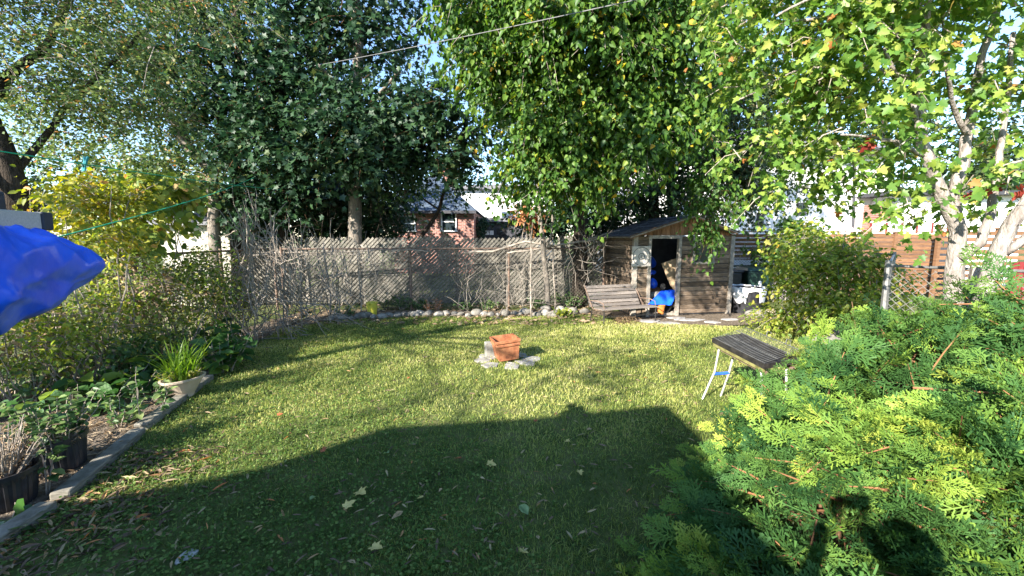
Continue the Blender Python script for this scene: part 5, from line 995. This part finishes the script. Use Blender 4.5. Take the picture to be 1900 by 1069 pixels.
P_, T_, N_, S_, R_, tw = sprays([B(1868, 352, 3.25, 26, 10, .08, 5)], 4, .14, .5, .062, hang=.6, up=.3, stem=.02); scatter('foliage', MAPLE, P_, T_, N_, S_, R_, 'leaf_red', rb_)
MB().tube([V(1880, 300, 3.45), V(1872, 330, 3.3), V(1865, 360, 3.25)], [.008, .006, .003], 5).build('stem', 'twig', rb_)
rb_ = thing('red_maple_sprig', V(1640, 262, 3.4), 'small sprig of red maple leaves before the white house roof', 'branch')
P_, T_, N_, S_, R_, tw = sprays([B(1636, 262, 3.4, 12, 7, .05, 3)], 5, .10, .5, .05, hang=.6, up=.3, stem=.015); scatter('foliage', MAPLE, P_, T_, N_, S_, R_, 'leaf_red', rb_)
MB().tube([V(1672, 262, 3.47), V(1636, 262, 3.4)], [.006, .003], 5).build('stem', 'twig', rb_)
# ================================================================== CEDAR SHRUB
def frond(seed):
    """flat fan of scale branchlets, length 1 along +y"""
    rr = random.Random(seed); v = []; f = []
    def strip(p, d, ln, w, lift):
        n = Vector((-d.y, d.x, 0)).normalized() * w; b = len(v); q = p + d * ln * .55 + Vector((0, 0, lift * .4)); e = p + d * ln + Vector((0, 0, lift))
        v.extend([p - n * .5, p + n * .5, e + n * 1.0, e - n * 1.0]); f.append((b, b + 1, b + 2, b + 3)); return q, e
    K = 8; z = lambda t: .10 * math.sin(t * 2.6) - .34 * t * t
    for k in range(K):
        t = (k + .4) / K; base = Vector((.02 * math.sin(t * 5 + seed), t * .86, z(t)))
        for sgn in (-1, 1):
            if rr.random() < .06: continue
            ln = (.46 * (1 - t) ** .75 + .11) * rr.uniform(.75, 1.15) * min(1, .45 + t * 3); an = math.radians(rr.uniform(34, 52)); d = Vector((sgn * math.sin(an), math.cos(an), 0)); lf = rr.uniform(-.12, .08)
            strip(base, d, ln, .019, lf)
            m_ = 2 if ln > .26 else 1
            for j in range(m_):
                s_ = (j + .8) / (m_ + .9); pp = base + d * ln * s_ + Vector((0, 0, lf * s_))
                for g in (-1, 1):
                    a2 = an * sgn + g * math.radians(rr.uniform(30, 46)); d2 = Vector((math.sin(a2), math.cos(a2), 0)); strip(pp, d2, ln * (.42 - .16 * s_) * rr.uniform(.8, 1.25), .021, rr.uniform(-.09, .10))
    strip(Vector((0, 0, 0)), Vector((0, 1, 0)), .5, .012, z(.5)); strip(Vector((0, .5, z(.5))), Vector((0, 1, 0)), .5, .012, z(1) - z(.5))
    return np.array([tuple(x) for x in v]), f
FR = [frond(s) for s in range(4)]
CB = [((2.72, 2.72, .2), (1.08, .85, 1.14)), ((1.78, 2.1, .1), (.90, .88, .82)), ((2.6, 1.75, .2), (1.2, 1.0, .95)), ((1.15, 1.65, 0), (.62, .70, .52)), ((3.2, 2.5, .3), (.9, 1.1, 1.22)), ((1.85, 1.35, .1), (.85, .6, .62))]
ced = thing('cedar_shrub', (2.2, 2.2, 0), 'large spreading green cedar shrub in the right foreground', 'shrub')
def cedar_pts(n, rlo, rhi):
    out = []; tot = sum(r[0] * r[1] for c, r in CB)
    for c, r in CB:
        k = int(n * r[0] * r[1] / tot); u = rand_unit(k); u[:, 2] = np.abs(u[:, 2]); c_, r_ = np.array(c), np.array(r)
        q = RNG.uniform(rlo, rhi, (k, 1)); lump_ = 1 + .10 * np.sin(u[:, :1] * 9 + c[0] * 7) * np.sin(u[:, 1:2] * 8 + c[1] * 5) + .06 * np.sin(u[:, 2:] * 13 + c[0]); p = c_ + u * r_ * q * lump_
        keep = np.ones(k, bool)
        for c2, r2 in CB:
            if c2 is c: continue
            keep &= (((p - np.array(c2)) / np.array(r2)) ** 2).sum(1) > .6
        keep &= p[:, 2] > .03; keep &= (p[:, 0] ** 2 + p[:, 1] ** 2 + (p[:, 2] - 1.8) ** 2) > .62 ** 2
        nn = nrm(u / r_); out.append(np.concatenate([p[keep], nn[keep]], 1))
    return np.concatenate(out)
BR = cedar_pts(760, .90, 1.05); k = len(BR); ep, nn = BR[:, :3], BR[:, 3:]
hv = nn.copy(); hv[:, 2] = 0; hv = nrm(hv + 1e-6); fl = nrm(np.stack([np.sin(ep[:, 0] * 3.1 + 1), np.cos(ep[:, 1] * 2.7), np.zeros(k)], 1) + 1e-6)
bd = nrm(hv * .7 + nn * .5 + fl * .45 + np.array([-.10, -.12, .30]) + RNG.normal(0, .28, (k, 3))); bn_ = nrm(nn * .8 + np.array([-.22, -.3, .55]) + RNG.normal(0, .38, (k, 3)))
bs_ = nrm(np.cross(bd, bn_)); bn_ = np.cross(bs_, bd); bl2 = RNG.uniform(.24, .47, k); brn = .52 + .15 * np.sin(ep[:, 0] * 4.3 + ep[:, 1] * 3.1) + RNG.normal(0, .12, k)
sm_ = MB(); PP, TT, NN, SS, RR_ = [], [], [], [], []
for j in range(7):
    t = (j + .5) / 7 if j < 6 else 1.0; sg = (1 if j % 2 else -1) if j < 6 else 0
    pos = ep - bd * (bl2 * (1 - t))[:, None] - np.array([0, 0, .12]) * (bl2 * t * t)[:, None] + RNG.normal(0, .012, (k, 3))
    an = RNG.uniform(.55, .95, k)[:, None] * sg; tp = nrm(bd * np.cos(an) + bs_ * np.sin(an) + RNG.normal(0, .14, (k, 3)) - np.array([0, 0, .12])); nr = nrm(bn_ + bs_ * (sg * .25) + RNG.normal(0, .28, (k, 3)))
    PP.append(pos); TT.append(tp); NN.append(nr); SS.append(bl2 * (.60 - .20 * t) * RNG.uniform(.75, 1.25, k)); RR_.append(brn + .22 * (t - .4) + RNG.normal(0, .12, k))
PP, TT, NN, SS, RR_ = map(np.concatenate, (PP, TT, NN, SS, RR_)); which = RNG.integers(0, 4, len(PP))
for q in range(4): i_ = which == q; scatter('fronds', FR[q], PP[i_], TT[i_], NN[i_], SS[i_], RR_[i_], 'cedar', ced)
for i in range(k): 
    e = Vector(ep[i]); d_ = Vector(bd[i]); sm_.tube([e - d_ * bl2[i] * 1.5, e - d_ * bl2[i] * .8, e - d_ * bl2[i] * .1 - Vector((0, 0, .1 * bl2[i]))], [.006, .0045, .002], 4, False)
tag(sm_.build('sprig_stems', 'cedar_twig', ced), kind='stuff')
D = cedar_pts(1300, .55, .8); k = len(D); p, nn = D[:, :3], D[:, 3:]; tip = nrm(nn * .6 + np.array([-.1, -.15, .4]) + RNG.normal(0, .4, (k, 3))); nor = nrm(nn + RNG.normal(0, .5, (k, 3))); siz = .24 * RNG.uniform(.6, 1.3, k)
scatter('fronds', FR[0], p, tip, nor, siz, .25 + RNG.normal(0, .12, k), 'cedar', ced)
m = MB()
for i in range(46):
    D = cedar_pts(30, .8, .98)[0]; e = Vector(D[:3]); c = min(CB, key=lambda q: (Vector(q[0]) - e).length); bs = Vector((c[0][0], c[0][1], .0)).lerp(e, .15); bs.z = max(0, e.z * .1)
    m.tube(wob(bs, e, 5, .03, 900 + i), [.014, .012, .010, .008, .005, .003], 5)
tag(m.build('branches', 'twig_brown', ced, smooth=True), kind='stuff')
# ================================================================== LAWN
def lawn_points(n, power=1.0, ymax=9.6):
    out = []; 
    while sum(len(o) for o in out) < n:
        k = 60000; y = 1.1 + (ymax - 1.1) * RNG.random(k) ** power; x = RNG.uniform(-5, 5, k) * np.clip(y / 3.2, .55, 1.25); P = np.stack([x, y, np.zeros(k)], 1)
        P = P[inside(P, lawn_poly) & (np.abs(x) < y * 1.35 + .4)]; out.append(P)
    return np.concatenate(out)[:n]
P = lawn_points(290000, 1.25); n = len(P)
bare = smooth_noise(P, 1.6, 3); left = np.clip((-P[:, 0] - 1.0) / 1.2, 0, 1) * np.clip((3.3 - P[:, 1]) / 1.2, 0, 1)
keep = RNG.random(n) > np.clip(.25 + bare * .5, 0, .6) * .6 + left * .8; P = P[keep]; n = len(P)
a = RNG.uniform(0, 2 * PI, n); lean = np.abs(RNG.normal(.3, .95, n)); tip = np.stack([np.cos(a) * lean, np.sin(a) * lean, np.ones(n)], 1); nor = np.stack([np.cos(a), np.sin(a), np.zeros(n)], 1) + RNG.normal(0, .3, (n, 3))
BLADE = (np.array([(-.5, 0, 0), (.5, 0, 0), (.42, .55, .05), (0, 1, .22), (-.42, .55, .05)]), [(0, 1, 2, 4), (4, 2, 3)])
hgt = RNG.uniform(.02, .052, n) * (1 + .35 * smooth_noise(P, 2.3, 8)); wid = np.clip(.0022 + .0007 * P[:, 1], .003, .008)
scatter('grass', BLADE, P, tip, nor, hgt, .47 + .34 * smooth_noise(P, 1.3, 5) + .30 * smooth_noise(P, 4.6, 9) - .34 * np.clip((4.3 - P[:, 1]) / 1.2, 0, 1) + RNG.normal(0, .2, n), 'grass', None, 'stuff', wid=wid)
tag(bpy.data.objects['grass'], 'short patchy lawn grass covering the yard', 'grass')
P = lawn_points(95000, 1.5); n = len(P); cl = smooth_noise(P, 1.9, 21) + np.clip((-P[:, 0] - .2) / 2.2, -.22, .9) + np.clip((3.6 - P[:, 1]) / 4, -.5, .4)
lft = np.clip((-P[:, 0] - 1.9) / .7, 0, 1) * np.clip((2.6 - P[:, 1]) / .6, 0, 1)
P = P[(cl + RNG.normal(0, .25, n) > .12) & (RNG.random(n) > lft * .75)]; n = len(P)
P[:, 2] = RNG.uniform(.008, .045, n); a = RNG.uniform(0, 2 * PI, n)
scatter('clover', ROUND, P, np.stack([np.cos(a), np.sin(a), RNG.normal(0, .25, n)], 1), np.array([0, 0, 1.]) + RNG.normal(0, .38, (n, 3)), RNG.uniform(.011, .024, n), RNG.random(n), 'clover', None, 'stuff')
tag(bpy.data.objects['clover'], 'low creeping clover and ivy leaves mixed into the lawn', 'clover')
# clover along the kerb and dry litter
def litter(name, pts, size, mat, label, base=LANCE, z=(.006, .03), flat=.35):
    n = len(pts); P = np.array(pts, float); P[:, 2] += RNG.uniform(z[0], z[1], n); a = RNG.uniform(0, 2 * PI, n)
    o = scatter(name, base, P, np.stack([np.cos(a), np.sin(a), RNG.normal(0, .2, n)], 1), np.array([0, 0, 1.]) + RNG.normal(0, flat, (n, 3)), size * RNG.uniform(.5, 1.3, n), RNG.random(n), mat, None, 'stuff'); return tag(o, label, 'leaves')
pts = []
for i in range(1500):
    a = random.random(); k = G(-60 + 480 * a, 1045 - 330 * a); p = k + Vector((random.gauss(.25, .35), random.gauss(-.1, .3), 0)); pts.append(tuple(p))
pts = [p for p in pts if inside(np.array([p]), lawn_poly)[0] and p[1] < 3.4]
litter('leaf_litter', pts, .10, 'litter_leaf', 'brown willow like leaf litter along the timber edging')
pts = [(p.x, p.y, .02) for p in (G(random.uniform(0, 440), random.uniform(650, 900)) for _ in range(1500))]
pl_ = [KERB[0]] + KERB[1:] + [BACK[0], Vector((-5.0, 10.5, 0)), Vector((-5.6, 5, 0)), Vector((-4.6, 1.2, 0))]
pts = [p for p in pts if inside(np.array([p]), pl_)[0]]
litter('bed_litter', pts, .09, 'leaf_dry', 'dry tan leaf litter on the soil of the left bed')
pts = [(p.x, p.y, .014) for p in (G(random.uniform(500, 1110), random.uniform(568, 605)) for _ in range(1300))]
litter('bed_litter', pts, .11, 'leaf_dry', 'dry brown leaf litter under the brush along the lattice fence', DIAM)
P = lawn_points(2200, 1.3); litter('lawn_litter', [tuple(p) for p in P], .065, 'litter_leaf', 'small dry curled leaves strewn over the lawn', LANCE, (.02, .05))
# single fallen leaves one can pick out
FL = [(665, 912, .10, 0), (640, 942, .09, 0), (575, 928, .07, 1), (980, 955, .12, 1), (748, 948, .10, 2), (905, 860, .085, 0), (880, 835, .07, 2), (1050, 818, .06, 0), (1098, 795, .08, 2), (965, 1022, .06, 0), (785, 922, .05, 0), (722, 840, .06, 1), (855, 850, .06, 3), (1075, 873, .06, 0), (690, 1015, .09, 0), (660, 1045, .08, 2), (1010, 930, .06, 2), (600, 838, .07, 3), (515, 770, .06, 3), (995, 782, .05, 3), (875, 730, .05, 0), (945, 725, .05, 2), (530, 857, .05, 1), (1090, 985, .08, 2), (820, 905, .05, 2), (890, 885, .05, 2), (970, 690, .05, 0), (700, 960, .05, 2), (1000, 1000, .06, 2), (1105, 905, .06, 2), (1140, 730, .05, 0), (1180, 690, .05, 2), (760, 700, .05, 3), (580, 690, .05, 2)]
FN = ['yellow maple leaf lying on the lawn', 'green fallen leaf lying on the lawn', 'curled tan leaf lying on the lawn', 'red orange leaf lying on the lawn']
surf('fallen_yellow', (.34, .28, .08), (.55, .46, .18), 14, rough=.7, bump=.2); surf('fallen_green', (.10, .17, .06), (.22, .30, .13), 14, rough=.6, bump=.2); surf('fallen_tan', (.26, .18, .09), (.44, .34, .19), 14, rough=.8, bump=.2); surf('fallen_red', (.22, .05, .02), (.36, .13, .05), 14, rough=.7, bump=.2)
FM = ['fallen_yellow', 'fallen_green', 'fallen_tan', 'fallen_red']
for k, (px, py, s_, t) in enumerate(FL):
    c = G(px, py, .045); base = (MAPLE, OVATE, LANCE, MAPLE)[t]; s_ *= .85; M = Matrix.Rotation(random.uniform(0, 6.3), 3, 'Z') @ Matrix.Rotation(random.uniform(-.35, .35), 3, 'X') @ Matrix.Rotation(random.uniform(-.35, .35), 3, 'Y')
    o = MB().add([c + M @ Vector((v[0] * s_ * (2.2 if t == 2 else 1), v[1] * s_, v[2] * s_ * 1.6)) for v in base[0]], base[1]).build('fallen_leaf', FM[t]); sm = o.modifiers.new('solid', 'SOLIDIFY'); sm.thickness = .001
    tag(o, FN[t], 'leaf', ['fallen yellow leaves', 'fallen green leaves', 'fallen tan leaves', 'fallen red leaves'][t])
c = G(350, 1038); tag(blob('pale_rag', 'grey_rag', (c.x, c.y, .02), (.035, .075, .012), seed=12, amp=.7), 'pale crumpled scrap on the lawn near the bottom left', 'scrap')
